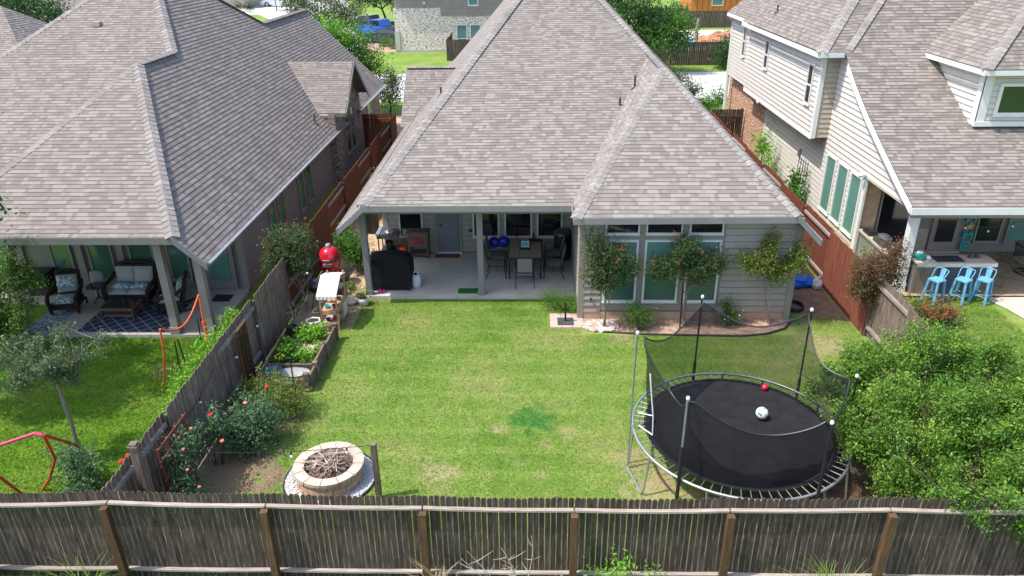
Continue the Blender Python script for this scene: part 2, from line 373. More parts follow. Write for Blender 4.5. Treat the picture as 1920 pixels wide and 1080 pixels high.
M['gravel'] = noisy('white_gravel', (.42,.42,.41), (.74,.74,.73), 30, .9, .02)
M['rock'] = noisy('river_rock', (.30,.22,.17), (.62,.54,.48), 3, .8)
M['paver'] = noisy('pink_paver', (.42,.30,.265), (.52,.39,.345), 3, .9, .004)
M['bark'] = noisy('grey_bark', (.16,.13,.11), (.33,.28,.235), 8, .9, .01, st=(1,1,.3))
M['barkD'] = noisy('dark_bark', (.05,.037,.028), (.11,.085,.065), 8, .9, .01, st=(1,1,.3))
M['twig'] = noisy('dry_twig', (.16,.10,.075), (.36,.28,.23), 8, .9)
M['twigL'] = noisy('pale_dry_twig', (.32,.26,.21), (.55,.47,.40), 8, .9)
M['dullZ'] = noisy('dull_zinc', (.26,.27,.27), (.36,.37,.37), 8, .6)
M['flag'] = None
t = NT('flagstone'); vn = t.add("TexVoronoi", feature='DISTANCE_TO_EDGE'); t.l.new(t.obj(), vn.inputs[0]); vn.inputs['Scale'].default_value = 1.6
c = t.ramp(t.noise(1.3, 4), [(.3,(.26,.19,.125)),(.7,(.38,.29,.2))]); c = t.mix(t.ramp(vn.outputs[0], [(.012,(1,1,1)),(.03,(0,0,0))]), c, lin((.16,.115,.08))); t.bump(vn.outputs[0], .01, .3); M['flag'] = t.fin(c, .85)
M['corr'] = noisy('rusty_corrugated_steel', (.20,.13,.10), (.34,.28,.25), 3, .5, metal=.3, st=(6,1,.4))
M['slateB'] = noisy('blue_grey_panel', (.07,.09,.125), (.12,.14,.18), 3, .6)
M['counter'] = noisy('weathered_counter_top', (.34,.27,.22), (.46,.38,.32), 4, .8, st=(1,6,1))
M['skin'] = flat('skin', (.55,.30,.2), .6); M['shirt'] = flat('blue_shirt', (.03,.12,.45), .8); M['tan'] = flat('tan_shorts', (.35,.27,.2), .8)
M['carB'] = flat('blue_car_paint', (.02,.14,.62), .2, .6); M['carK'] = flat('black_car_paint', (.012,.018,.03), .15, .7); M['carW'] = flat('white_car_paint', (.75,.76,.77), .2, .6)
M['tyre'] = flat('tyre_rubber', (.02,.02,.02), .8); M['rim'] = flat('wheel_rim', (.45,.46,.48), .3, metal=.6); M['carG'] = glass('car_glass', (.012,.016,.02), blinds=False)
M['water'] = glass('pool_water', (.10,.52,.58), blinds=False)
M['cedar'] = flat('bright_cedar_boards', (.66,.22,.045), .7, v=.25); M['terra'] = noisy('terracotta_rock', (.32,.13,.07), (.52,.28,.17), 2, .9)
M['roofD'] = noisy('dark_grey_roof', (.085,.075,.085), (.12,.11,.12), 5, .9)
# leaves
M['lfBush'] = leafmat('leaf_bright_green', [(.018,.06,.010), (.062,.155,.018), (.155,.29,.033), (.38,.49,.075)])
M['lfCr'] = leafmat('leaf_crape_myrtle', [(.022,.055,.02), (.06,.11,.035), (.13,.17,.055)])
M['lfCrR'] = leafmat('leaf_red_tips', [(.16,.075,.03), (.30,.10,.04), (.50,.12,.06)])
M['lfRed'] = leafmat('leaf_bronze_red', [(.05,.075,.02), (.11,.10,.035), (.17,.075,.045), (.24,.08,.06)])
M['lfGrey'] = leafmat('leaf_grey_green', [(.045,.08,.03), (.11,.155,.07), (.21,.265,.14)])
M['lfRose'] = leafmat('leaf_rose', [(.045,.105,.045), (.11,.20,.09), (.22,.33,.17)])
M['lfDark'] = leafmat('leaf_oak_dark', [(.015,.05,.012), (.035,.10,.02), (.08,.17,.03)])
M['lfTree'] = leafmat('leaf_mid_green', [(.03,.10,.012), (.07,.19,.02), (.14,.30,.035)])
M['lfPat'] = leafmat('leaf_patio_tree', [(.03,.08,.02), (.08,.16,.035), (.18,.28,.06), (.34,.42,.13)])
M['lfLim'] = leafmat('leaf_lime', [(.09,.24,.018), (.17,.38,.03), (.30,.52,.06)])
M['lfOliv'] = leafmat('leaf_olive', [(.05,.09,.03), (.10,.15,.05), (.17,.22,.08)])
M['lfYard'] = leafmat('leaf_yellow_green', [(.055,.115,.015), (.14,.21,.035), (.27,.33,.07)])
M['blade'] = leafmat('grass_blade_green', [(.085,.16,.022), (.15,.24,.035), (.25,.33,.07)], .25)
M['straw'] = leafmat('dry_grass_blade', [(.25,.20,.10), (.40,.33,.18), (.5,.43,.26)], .2)
# net
t = NT('trampoline_net_mesh'); t.fin(lin((.012,.012,.015)), .8); tr = t.add("BsdfTransparent"); ms = t.add("MixShader"); ms.inputs[0].default_value = .56
t.l.new(tr.outputs[0], ms.inputs[1]); t.l.new(t.b.outputs[0], ms.inputs[2]); t.l.new(ms.outputs[0], t.n["Material Output"].inputs[0]); M['net'] = t.m
# ---------------------------------------------------------------- building helpers
def clip(poly, axis, c, keep_above):
    out = []
    n = len(poly)
    for i in range(n):
        a, b = poly[i], poly[(i+1) % n]
        da, db = (a[axis]-c), (b[axis]-c)
        if not keep_above: da, db = -da, -db
        if da >= -1e-9: out.append(a)
        if (da > 1e-9 and db < -1e-9) or (da < -1e-9 and db > 1e-9):
            t = da/(da-db); out.append((a[0]+(b[0]-a[0])*t, a[1]+(b[1]-a[1])*t))
    return out
def laps(mb, poly, expo=.145, lift=.012, m=0, t0=None, wav=0, thick=.0):
    """a flat polygon built as overlapping courses, each standing proud at its lower edge"""
    P = [Vector(p) for p in poly]
    n = Vector((0,0,0))
    for i in range(len(P)):
        a, b = P[i], P[(i+1) % len(P)]
        n += Vector(((a.y-b.y)*(a.z+b.z), (a.z-b.z)*(a.x+b.x), (a.x-b.x)*(a.y+b.y)))
    n.normalize()
    if n.z < -.1: n = -n
    tz = Vector((0,0,1))-n*n.z; tz.normalize(); sx = tz.cross(n)
    org = P[0]
    q = [((p-org).dot(sx), (p-org).dot(tz)) for p in P]
    lo = min(p[1] for p in q) if t0 is None else t0; hi = max(p[1] for p in q)
    k = int(math.ceil((hi-lo)/expo))
    for i in range(k):
        a, b = lo+i*expo, lo+(i+1)*expo
        c = clip(clip(q, 1, a, True), 1, b, False)
        if len(c) < 3: continue
        w = rnd.uniform(-wav, wav)
        def up3(p, d=None): 
            l = lift*(b-p[1])/expo if d is None else d
            return org+sx*p[0]+tz*p[1]+n*(l)
        mb.face([up3(p) for p in c], [(p[0]+i*.37, p[1]-lo+(1e-4 if p[1] < b-1e-6 else -1e-4)) for p in c], m)
        bt = [p for p in c if abs(p[1]-a) < 1e-6]
        if len(bt) >= 2:
            bt.sort(); p0, p1 = bt[0], bt[-1]
            mb.face([up3(p0, -.005), up3(p1, -.005), up3(p1), up3(p0)], [(p0[0], i*expo+.05), (p1[0], i*expo+.05)]*2, m)
def wallbox(mb, x0, y0, x1, y1, z0, z1, expo=.19, lift=.014, m=0):
    laps(mb, [(x0,y0,z0),(x1,y1,z0),(x1,y1,z1),(x0,y0,z1)], expo, lift, m)
def capline(mb, pts, w=.16, m=0):
    """ridge or hip shingles along a line: short overlapping folded pieces"""
    for a, b in zip(pts[:-1], pts[1:]):
        a = Vector(a); b = Vector(b); d = b-a; L = d.length; d.normalize()
        s = Vector((d.y, -d.x, 0)).normalized(); k = max(1, int(L/.2))
        for i in range(k):
            p = a+d*(L*i/k); q = a+d*(L*(i+1)/k); u = Vector((0,0,1))
            r = rnd.random()*50
            for sg in (1, -1):
                e0 = p+s*w*sg-u*(w*.45)+u*.05; e1 = q+s*w*sg-u*(w*.45)+u*.03
                pts4 = [p+u*.032, e0, e1-u*.004, q+u*.024]
                if sg < 0: pts4 = pts4[::-1]
                mb.face(pts4, [(r, .1+.17*i), (r+.1, .1+.17*i), (r+.1, .12+.17*i), (r, .12+.17*i)], m)
            f = [p+u*.032, p+s*w-u*(w*.45)+u*.05, p+s*w-u*(w*.45)+u*.038, p-s*w-u*(w*.45)+u*.038, p-s*w-u*(w*.45)+u*.05]
            mb.face(f, [(r, .1)]*5, m)
def fascia(mb, a, b, h=.17, t=.03, m=0, out=(0,-1,0)):
    a = Vector(a); b = Vector(b); o = Vector(out)*t; d = Vector((0,0,-h))
    v = [a, b, b+d, a+d, a+o, b+o, b+o+d, a+o+d]
    mb.mesh(v, [(0,1,2,3),(7,6,5,4),(0,4,5,1),(1,5,6,2),(2,6,7,3),(3,7,4,0)], m)
def window(parent, c, u, w, h, glassm, split=None, lower=None, frame='white', fw=.055, name='window', label=None):
    """window in a vertical wall: c = lower left corner, u = direction to its right; the outside is to the right-hand side (u x z)"""
    c = Vector(c); u = Vector(u).normalized(); z = Vector((0,0,1)); n = u.cross(z)
    mb = MB()
    def bx(m_, a0, a1, b0, b1, d0, d1, m=0):
        v = []
        for dd in (d0, d1):
            for aa, bb in ((a0,b0),(a1,b0),(a1,b1),(a0,b1)): v.append(c+u*aa+z*bb+n*dd)
        m_.mesh(v, [(3,2,1,0),(4,5,6,7),(0,1,5,4),(1,2,6,5),(2,3,7,6),(3,0,4,7)], m)
    bx(mb, 0, w, 0, fw, .0, .055); bx(mb, 0, w, h-fw, h, .0, .055)
    bx(mb, 0, fw, fw, h-fw, .0, .052); bx(mb, w-fw, w, fw, h-fw, .0, .052)
    if split: bx(mb, fw, w-fw, split*h-fw*.4, split*h+fw*.4, .0, .048)
    bx(mb, -.015, w+.015, -.03, 0, 0, .07)
    o = mb.build(name, M[frame], parent)
    if label: o['label'] = label
    if split:
        g = MB(); bx(g, fw, w-fw, fw, split*h-fw*.4, .0, .025); g.build('pane', M[lower or glassm], o)
        g = MB(); bx(g, fw, w-fw, split*h+fw*.4, h-fw, .0, .022); g.build('pane', M[glassm], o)
    else:
        g = MB(); bx(g, fw, w-fw, fw, h-fw, .0, .022); g.build('pane', M[glassm], o)
    return o
def pipe(parent, x, y, z, h=.38, r=.035):
    mb = MB(); mb.lathe([(.12,-.06),(.11,.0),(.05,.03),(r,.05)], (x,y,z), 10, 0); o = mb.build('vent_pipe', M['barkD'], parent)
    mb = MB(); mb.tube([(x,y,z-.02),(x,y,z+h)], r, 10); mb.build('pipe_stack', M['barkD'], o)
# ---------------------------------------------------------------- ground
def sheet(name, pts, z, m, kind='structure', label=None):
    mb = MB(); mb.face([(x, y, z) for x, y in pts]); o = mb.build(name, M[m]); o['kind'] = kind
    return o
def blob(cx, cy, rx, ry, n=28, j=.08, rot=0):
    r = random.Random(int(cx*100)+7); ph = [r.uniform(0, 6.28) for _ in range(4)]; out = []
    for i in range(n):
        a = 2*math.pi*i/n; k = 1+j*(math.sin(2*a+ph[0])+.7*math.sin(3*a+ph[1])+.5*math.sin(5*a+ph[2]))
        x, y = rx*k*math.cos(a), ry*k*math.sin(a)
        out.append((cx+x*math.cos(rot)-y*math.sin(rot), cy+x*math.sin(rot)+y*math.cos(rot)))
    return out
mb = MB(); mb.face([(-500,-60,0),(500,-60,0),(500,700,0),(-500,700,0)]); struct('ground', mb, M['grass'])
sheet('street', [(-120,49.3),(120,48.6),(120,59.4),(-120,60.2)], .006, 'concW')
sheet('side_street', [(-19.6,60.2),(-14.0,60.2),(-20.5,95),(-36,150),(-60,150),(-30,95)], .010, 'concW')
sheet('driveway', [(-60,112),(-30,112),(-30,128),(-60,128)], .014, 'concW')
sheet('far_path', [(-17,78),(-13.6,78),(-13.8,84),(-17.4,84)], .018, 'concW')
sheet('side_yard_soil', [(-6.7,17.9),(-4.95,17.75),(-4.95,45),(-8.4,45),(-6.75,36)], .004, 'dirt')
sheet('right_side_soil', [(7.15,18.9),(8.75,18.1),(8.75,45),(7.15,45)], .004, 'dirtD')
sheet('planting_bed', [(1.4,18.45),(1.38,17.98),(1.7,17.68),(2.3,17.6),(3.2,17.5),(4.6,17.45),(5.6,17.42),(6.3,17.55),(6.85,17.85),(7.1,18.2),(7.1,18.45)], .005, 'mulch')
sheet('soil_under_bush', blob(7.2,11.6,2.0,2.2,30,.05), .007, 'dirtD')
sheet('flagstone_terrace', [(10.9,19.8),(19,19.8),(19,23.2),(10.9,23.2)], .06, 'flag')
sheet('garden_path', [(13.15,19.8),(13.45,19.0),(13.6,18.2),(13.25,17.2),(12.6,16.3),(12.2,14.5),(16,13),(20,14),(20,19.8)], .02, 'path')
sheet('far_lawn_soil', [(-17.5,72.5),(-13,72.2),(-13,78),(-17,79)], .012, 'mulch')
sheet('pool_deck', [(13,71),(30,73),(30,88),(14,88)], .01, 'path')
sheet('pool_water', [(13.5,74.5),(16.7,75.3),(17.0,80.2),(13.8,80.2)], .02, 'water')
mb = MB(); e = [(1.38,17.98),(1.7,17.68),(2.3,17.6),(3.2,17.5),(4.6,17.45),(5.6,17.42),(6.3,17.55),(6.85,17.85),(7.1,18.2)]
mb.tube([(x,y,.03) for x,y in e], .03, 6); solo('bed_edging', mb, M['black'], 'thin black edging strip curving along the front of the mulch bed under the house windows', 'edging', (1.38,17.98,0))
# ---------------------------------------------------------------- main house
H = thing('sided_house', 'greige sided house in the middle with covered patio and big grey shingle hip roof', 'house', (1,18.4,0))
EY = 19.05; ap = (.971, 34.12, 9.245); bp = (4.02, 23.43, 6.06)
r = MB()
laps(r, [(-4.60,EY,3.13),(1.7,EY,3.13),(6.2,EY,3.13),(4.03,26.55,6.064),ap])
laps(r, [(-4.60,EY,3.13),ap,(.971,46,9.245),(-4.60,46,3.13)][::-1])
laps(r, [(-5.36,EY,2.46),(-4.60,EY,3.135),(-4.60,46,3.135),(-5.36,46,2.46)])
laps(r, [(1.12,17.93,3.17),(6.79,17.93,3.2),bp])                                   # bump front
laps(r, [(1.12,17.93,3.17),bp,(4.02,26.54,6.06),(1.12,19.3,3.17)][::-1])          # bump left slope
laps(r, [(7.42,17.93,2.55),(7.42,46,2.55),(.971,46,9.245),(.971,34.12,9.245),(4.02,26.5,6.075),bp,(6.79,17.93,3.2)])
wing = [(-5.55,33.8,4.5),(-2.5,33.8,4.5)]
laps(r, [(-5.55,31.2,2.45),(-3.2,31.2,2.45),(-1.0,33.8,4.5),(-5.55,33.8,4.5)], m=0)
laps(r, [(-5.55,36.4,2.45),(-1.0,36.4,2.45),(-1.0,33.8,4.5),(-5.55,33.8,4.5)][::-1], m=0)
R1 = r.build('roof', M['shM'], H)
c = MB(); capline(c, [(-4.60,EY,3.15),ap]); capline(c, [(6.79,17.93,3.22),bp,(4.02,26.5,6.08),ap]); capline(c, [(1.12,17.93,3.19),bp]); capline(c, [ap,(.971,46,9.26)]); capline(c, [(-5.55,33.8,4.52),(-2.4,33.8,4.52)], .13)
c.build('ridge_cap', M['cap'], R1)
for x, y, z in ((2.75,23.56,4.75),(3.27,24.21,5.29)): pipe(R1, x, y, z)
pipe(R1, -3.35, 27.6, 4.45, .3); pipe(R1, -4.2, 33.2, 3.55, .3)
f = MB()
fascia(f, (-4.60,EY,3.13),(1.09,EY,3.13)); fascia(f, (-5.36,EY,2.47),(-4.60,EY,3.13)); fascia(f, (1.09,17.93,3.17),(6.81,17.93,3.2)); fascia(f, (6.81,17.93,3.2),(7.44,17.93,2.56), .18)
fascia(f, (1.09,19.02,3.15),(1.09,17.90,3.15), out=(-1,0,0)); fascia(f, (-5.38,46,2.47),(-5.38,EY,2.47), out=(-1,0,0)); fascia(f, (7.44,17.93,2.57),(7.44,46,2.57), out=(1,0,0))
fascia(f, (-5.55,31.2,2.47),(-5.55,33.8,4.52), .15, out=(-1,0,0)); fascia(f, (-5.55,36.4,2.47),(-5.55,33.8,4.52), .15, out=(-1,0,0))
f.build('fascia', M['fascia'], H)
f = MB(); f.face([(-5.36,EY,2.33),(-4.6,EY,2.94),(-4.6,46,2.94),(-5.36,46,2.33)]); f.face([(7.42,17.96,2.42),(6.8,17.96,3.0),(6.8,46,3.0),(7.42,46,2.42)])
f.face([(-4.6,EY,2.965),(1.3,EY,2.965),(1.3,23.1,2.965),(-4.6,23.1,2.965)]); f.face([(1.1,17.95,3.01),(6.85,17.95,3.01),(6.85,18.6,3.01),(1.1,18.6,3.01)])
f.build('soffit', M['soffit'], H)
w = MB()
laps(w, [(1.42,18.45,.22),(1.88,18.45,.22),(1.88,18.45,3.0),(1.42,18.45,3.0)], .19, .03); laps(w, [(5.12,18.45,.22),(6.94,18.45,.22),(6.94,18.45,3.0),(5.12,18.45,3.0)], .19, .03)
w.box(1.30,18.47,.0,7.08,18.6,3.01); w.box(1.30,18.5,.1,1.42,23.2,2.9)
laps(w, [(1.285,23.1,.12),(1.285,18.6,.12),(1.285,18.6,2.95),(1.285,23.1,2.95)], .19, .02)
laps(w, [(-4.93,45,.1),(-4.93,23.05,.1),(-4.93,23.05,2.88),(-4.93,45,2.88)], .19)
laps(w, [(-4.93,23.05,.12),(1.3,23.05,.12),(1.3,23.05,2.95),(-4.93,23.05,2.95)], .19, .012)
laps(w, [(7.1,18.45,.2),(7.1,45,.2),(7.1,45,2.9),(7.1,18.45,2.9)], .19)
w.face([(-5.3,31.5,0),(-5.3,36.1,0),(-5.3,36.1,2.6),(-5.3,33.8,4.4),(-5.3,31.5,2.6)][::-1])
w.box(-5.3,31.5,0,-4.9,36.1,2.6)
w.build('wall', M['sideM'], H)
for b_ in ((1.28,18.425,.0,1.43,18.47,2.98),(1.262,18.435,.0,1.28,18.6,2.95),(6.94,18.41,.0,7.12,18.47,2.98),(7.121,18.44,.12,7.14,18.62,2.8),(1.88,18.44,.27,5.12,18.47,3.0),(-4.95,23.02,.1,-4.78,23.06,2.9)):
    w = MB(); w.box(*b_); w.build('trim_board', M['trimM'], H)
w = MB(); w.box(1.44,18.435,0,6.93,18.5,.215); w.build('foundation', M['found'], H)
for x0, x1 in ((1.94,2.84),(3.01,3.97),(4.15,5.04)):
    window(H, (x0,18.44,.55), (1,0,0), x1-x0, 1.83, 'glT', .48, 'glTd'); window(H, (x0,18.44,2.55), (1,0,0), x1-x0, .34, 'glK', fw=.04, label='small dark transom window above a tall window')
for x0, x1 in ((-1.97,-1.08),(-.92,0.0),(.15,1.0)): window(H, (x0,23.03,.66), (1,0,0), x1-x0, 1.9, 'glK')
window(H, (-4.42,23.03,.68), (1,0,0), .8, 1.9, 'glK')
d = MB(); d.box(-3.12,22.97,.16,-2.44,23.03,2.3); d = d.build('door', M['door'], H, smooth=False)
k = MB(); k.ball((-3.02,22.93,1.1), .035, 8); k.build('handle', M['black'], d)
k = MB(); k.box(-3.22,22.99,.12,-3.13,23.04,2.4); k.box(-2.43,22.99,.12,-2.34,23.04,2.4); k.build('frame', M['trimM'], d)
k = MB(); k.box(-3.2,22.9,.1,-2.36,23.03,.16); k.build('sill', M['white'], d)
k = MB(); k.box(-3.42,22.93,1.55,-3.32,23.04,1.8); k.box(-3.4,22.88,1.5,-3.34,22.96,1.56); k.build('wall_lamp', M['black'], H)
k = MB(); k.box(-2.1,23.0,.85,-1.98,23.04,.94); k.build('outlet', M['black'], H)
k = MB(); k.tube([(1.62,18.44,.62),(1.62,18.36,.62),(1.62,18.33,.56)], .018, 6); k.lathe([(.001,0),(.035,0),(.035,.01),(.001,.012)], (1.62,18.37,.66), 8); k.build('hose_tap', M['black'], H)
k = MB(); k.box(-4.9,19.68,0,1.3,23.05,.1); k.build('patio_slab', M['conc'], H)
k = MB(); k.box(-4.93,19.66,2.68,1.28,19.86,2.96); k.build('beam', M['fascia'], H)
for x in (-4.84, -1.5):
    k = MB(); k.box(x-.085,19.74,.1,x+.085,19.91,2.7); k.box(x-.105,19.72,.1,x+.105,19.93,.26); k.build('column', M['fascia'], H)
k = MB(); k.box(1.12,19.5,2.35,1.2,19.75,2.5); k.tube([(1.26,19.62,2.45),(1.16,19.62,2.45)], .03, 6); k.build('spotlight', M['black'], H)
# ---------------------------------------------------------------- left house
L = thing('stucco_house', 'taupe house on the left with shaded furnished porch, green windows and long grey shingle roof', 'house', (-12,18,0))
r = MB(); A = (-12.23,23.45,6.3)
def zs(x): return 3.02+(-8.95-x)
def zf(y): return 6.3+.51*(y-25.9)
laps(r, [(-15.4,17,3.02),(-8.95,17,3.02),A]); laps(r, [(-15.4,17,3.02),A,(-12.23,25.9,6.3),(-15.4,19.8,3.02)][::-1])
# upper block: front plane, right slope
hp = (-14.95,30.9,9.02)
up_l = (-18.05,25.62,zf(25.62)); up_l2 = (-16.34,28.78,zf(28.78))
laps(r, [(-26,19.47,3.02),(-15.0,19.47,3.02),(-12.23,25.9,6.3),(-14.95,31.2,zf(31.2)),(-15.0,31.25,zf(31.25)),(-21.6,19.47,3.02)][1:] )
laps(r, [(-8.25,17,2.32),(-8.25,31.0,2.32),(-12.23,31.0,6.3),(-12.23,23.45,6.3),(-8.95,17,3.02)], .145, .016)
laps(r, [(-8.25,31.0,2.32),(-8.25,32.6,2.32),(-9.5,33.5,3.57),(-11.0,33.5,5.07),(-12.23,33.5,6.3),(-12.23,31.0,6.3)], .145, .016)
laps(r, [(-8.25,35.2,2.32),(-8.25,42,2.32),(-12.23,42,6.3),(-12.23,33.5,6.3),(-11.0,33.5,5.07),(-9.5,33.5,3.57)], .145, .016)
laps(r, [(-12.23,25.9,6.3),(-12.23,35.2,6.3),(-14.95,31.2,9.02)], .145, .016)
laps(r, [(-12.23,35.2,6.3),(-14.95,31.2,9.02),(-15.05,31.2,9.0),(-18.5,36.5,6.0)])
laps(r, [(-14.95,31.2,9.02),(-21.6,19.47,3.02),(-21.6,43,3.02)])
laps(r, [(-12.23,34,6.3),(-12.23,42,6.3),(-15.9,42,2.6),(-15.9,34,2.6)])
# cross gable dormer
laps(r, [(-7.85,31.1,3.08),(-7.85,33.4,4.85),(-10.85,33.4,4.85),(-9.05,31.1,3.08)][::-1], .12)
laps(r, [(-7.85,35.7,3.08),(-7.85,33.4,4.85),(-10.85,33.4,4.85),(-9.05,35.7,3.08)], .12)
R2 = r.build('roof', M['shL'], L)
c = MB(); capline(c, [(-8.95,17,3.04),A,(-12.23,25.9,6.32),(-14.95,31.2,9.04)], .18); capline(c, [(-15.4,17,3.04),A], .15); capline(c, [(-14.95,31.2,9.04),(-12.23,35.2,6.32),(-12.23,42,6.32)], .17); capline(c, [(-15.05,31.2,9.02),(-21.6,19.5,3.04)], .17)
c.build('ridge_cap', M['cap'], R2)
c = MB(); c.box(-15.52,27.2,7.0,-15.26,27.45,7.16); c.build('roof_vent', M['counter'], R2)
pipe(R2, -8.85, 30.0, 2.9, .35, .03)
f = MB(); fascia(f, (-16.5,17,3.02),(-8.95,17,3.02), .18); fascia(f, (-8.95,17,3.02),(-8.22,17,2.32), .19); fascia(f, (-8.22,17,2.33),(-8.22,32.6,2.33), .12, out=(1,0,0)); fascia(f, (-8.22,35.2,2.33),(-8.22,42,2.33), .12, out=(1,0,0))
fascia(f, (-7.82,31.1,3.1),(-7.82,33.4,4.87), .2, out=(1,0,0)); fascia(f, (-7.82,35.7,3.1),(-7.82,33.4,4.87), .2, out=(1,0,0)); fascia(f, (-9.1,31.1,3.08),(-7.85,31.1,3.08), .15); fascia(f, (-8.25,42,2.35),(-12.23,42,6.3), .2, out=(0,1,0))
f.build('fascia', M['fasciaL'], L)
f = MB(); f.box(-8.2,17,2.30,-8.1,32.6,2.35); f.box(-8.2,35.2,2.30,-8.1,42,2.35); f.build('gutter', M['metalG'], L)
f = MB(); f.face([(-17,17.05,2.86),(-8.9,17.05,2.86),(-8.9,20.4,2.86),(-17,20.4,2.86)]); f.face([(-8.95,17.05,2.84),(-8.22,17.05,2.2),(-8.22,32.5,2.2),(-8.95,32.5,2.84)]); f.build('soffit', M['soffit'], L)
w = MB(); w.box(-22,20.3,0,-8.85,31,2.84); w.box(-8.85,20.3,0,-8.6,31,2.55); w.box(-22,31,0,-9.2,42,2.84); w.build('wall', M['wallL'], L)
w = MB(); w.box(-8.95,31.0,0,-8.3,35.9,3.0); w.mesh([(-8.3,31.0,3.0),(-8.3,35.9,3.0),(-8.3,33.4,4.75),(-9.2,31.0,3.0),(-9.2,35.9,3.0),(-9.2,33.4,4.75)], [(0,1,2),(3,5,4),(0,2,5,3),(1,4,5,2)]); w.box(-9.1,36,0,-8.6,42,2.35)
w.build('brick_wall', M['brickL'], L)
for y0, y1 in ((22.6,23.25),(23.55,24.2),(25.9,26.6),(26.95,27.65)): window(L, (-8.59,y0,.5), (0,1,0), y1-y0, 1.75, 'glL', frame='trimL')
window(L, (-8.29,32.5,.9), (0,1,0), .75, 1.9, 'glK', .5, frame='trimL', label='tall mullioned window in the brown brick gable'); window(L, (-8.29,33.5,.9), (0,1,0), .75, 1.9, 'glK', .5, frame='trimL'); window(L, (-8.59,38.6,.7), (0,1,0), .9, 1.5, 'glT', .5)
window(L, (-8.29,33.0,3.1), (0,1,0), .7, .6, 'glK')
for x0, x1 in ((-17.2,-15.7),(-14.5,-13.85),(-13.35,-12.6),(-12.1,-11.35),(-10.95,-10.3)): window(L, (x0,20.27,.36), (1,0,0), x1-x0, 2.1, 'glL', frame='trimL', split=(.45 if x0 < -15 else None))
w = MB(); 
for x in (-15.4,-13.6,-12.35,-11.15,-10.1,-8.7): w = MB(); w.box(x-.1,20.2,0,x+.1,20.3,2.82 if x < -9 else 2.5); w.build('trim_board', M['trimL'], L)
d = MB(); d.box(-9.86,20.2,.12,-8.95,20.27,2.3); d = d.build('door', M['doorL'], L); k = MB(); k.box(-9.7,20.17,.38,-9.1,20.2,2.15); k.build('pane', M['glT'], d); k = MB(); k.ball((-9.78,20.15,1.1),.035,8); k.build('handle', M['black'], d)
k = MB(); k.box(-13.4,17.3,0,-8.6,20.3,.1); k.box(-22,19.3,0,-13.4,20.3,.09); k.build('patio_slab', M['concL'], L)
for x in (-9.62,-8.66):
    k = MB(); k.box(x-.1,17.33,.1,x+.1,17.53,2.86 if x < -9 else 2.56); k.box(x-.125,17.305,.1,x+.125,17.555,.3); k.build('column', M['trimL'], L)
# ---------------------------------------------------------------- right house
Rr = thing('cream_house', 'cream two storey house on the right with overhanging upper box and brick base', 'house', (11,20,0))
r = MB(); prof = [(19.55,2.88),(20.6,3.32),(21.9,3.9),(23.3,4.55),(24.6,5.25),(25.4,5.75),(26.1,6.2),(28,7.6),(31,9.7)]
v = 0
for (y0,z0),(y1,z1) in zip(prof[:-1], prof[1:]): laps(r, [(10.42 if y0 < 27 else 11.5,y0,z0),(24,y0,z0),(24,y1,z1),(10.42 if y1 < 27 else (11.5 if y1 < 29 else 13.3),y1,z1)], .145, .014)
laps(r, [(9.65,25.95,6.09),(9.65,36.2,6.09),(13.4,36.2,9.58),(13.4,30.7,9.58)]); laps(r, [(9.65,25.95,6.09),(10.7,25.95,6.09),(12.5,28.0,7.6),(11.22,28.0,7.6)]); laps(r, [(11.22,28.0,7.6),(13,28,7.6),(13.6,30.7,9.5),(13.3,30.7,9.5)])
laps(r, [(9.95,36.2,6.12),(9.95,40.3,6.12),(13.0,40.3,8.6),(13.0,36.2,8.6)][::-1])
# dormer roof
laps(r, [(13.05,22.25,6.08),(13.05,26.2,6.08),(15.6,27.2,8.1),(15.6,24.8,8.1)][::-1]); laps(r, [(13.05,22.25,6.08),(20,22.25,6.08),(20,24.8,8.1),(15.6,24.8,8.1)]); laps(r, [(15.6,24.8,8.1),(20,24.8,8.1),(20,28,8.15),(15.6,28,8.15)])
R3 = r.build('roof', M['shR'], Rr)
c = MB(); capline(c, [(9.65,25.95,6.11),(11.22,28,7.62),(13.3,30.7,9.6)], .2); c.build('ridge_cap', M['cap'], R3)
c = MB(); capline(c, [(13.05,22.25,6.12),(15.6,24.8,8.15)], .17); c.build('ridge_cap', M['cap'], R3)
c = MB(); capline(c, [(10.5,26.0,6.16),(12.2,28.02,7.66)], .17); c.build('ridge_cap', M['cap'], R3)

pipe(R3, 10.3, 33.4, 6.7, .3); pipe(R3, 11.6, 28.1, 7.72, .4)
f = MB(); 
for (y0,z0),(y1,z1) in zip(prof[:5], prof[1:6]): fascia(f, (10.40,y0,z0+.01),(10.40,y1,z1+.01), .2, .04, out=(-1,0,0))
fascia(f, (10.4,19.55,2.86),(24,19.55,2.86), .2, .035); fascia(f, (9.65,26,6.05),(9.65,36.2,6.05), .16, out=(-1,0,0)); fascia(f, (9.95,36.2,6.1),(9.95,40.3,6.1), .16, out=(-1,0,0)); fascia(f, (9.63,25.93,6.08),(10.42,25.93,6.08), .16)
fascia(f, (13.05,22.25,6.06),(13.05,26.2,6.06), .14, out=(-1,0,0)); fascia(f, (13.0,22.25,6.06),(20,22.25,6.06), .14)
f.build('fascia', M['white'], Rr)
w = MB()
gab = [(y, z-.12) for y, z in prof if y < 27]
for (y0,z0),(y1,z1) in zip(gab[1:-1], gab[2:]):
    pass
laps_x = None
laps(w, [(10.6,40.9,2.7),(10.6,22.35,2.7),(10.6,22.35,3.95),(10.6,23.3,4.42),(10.6,24.6,5.12),(10.6,25.4,5.72),(10.6,26.4,6.0),(10.6,40.9,6.0)], .175, .024)
laps(w, [(10.6,33.9,.1),(10.6,23.0,.1),(10.6,23.0,2.7),(10.6,33.9,2.7)], .175, .024)
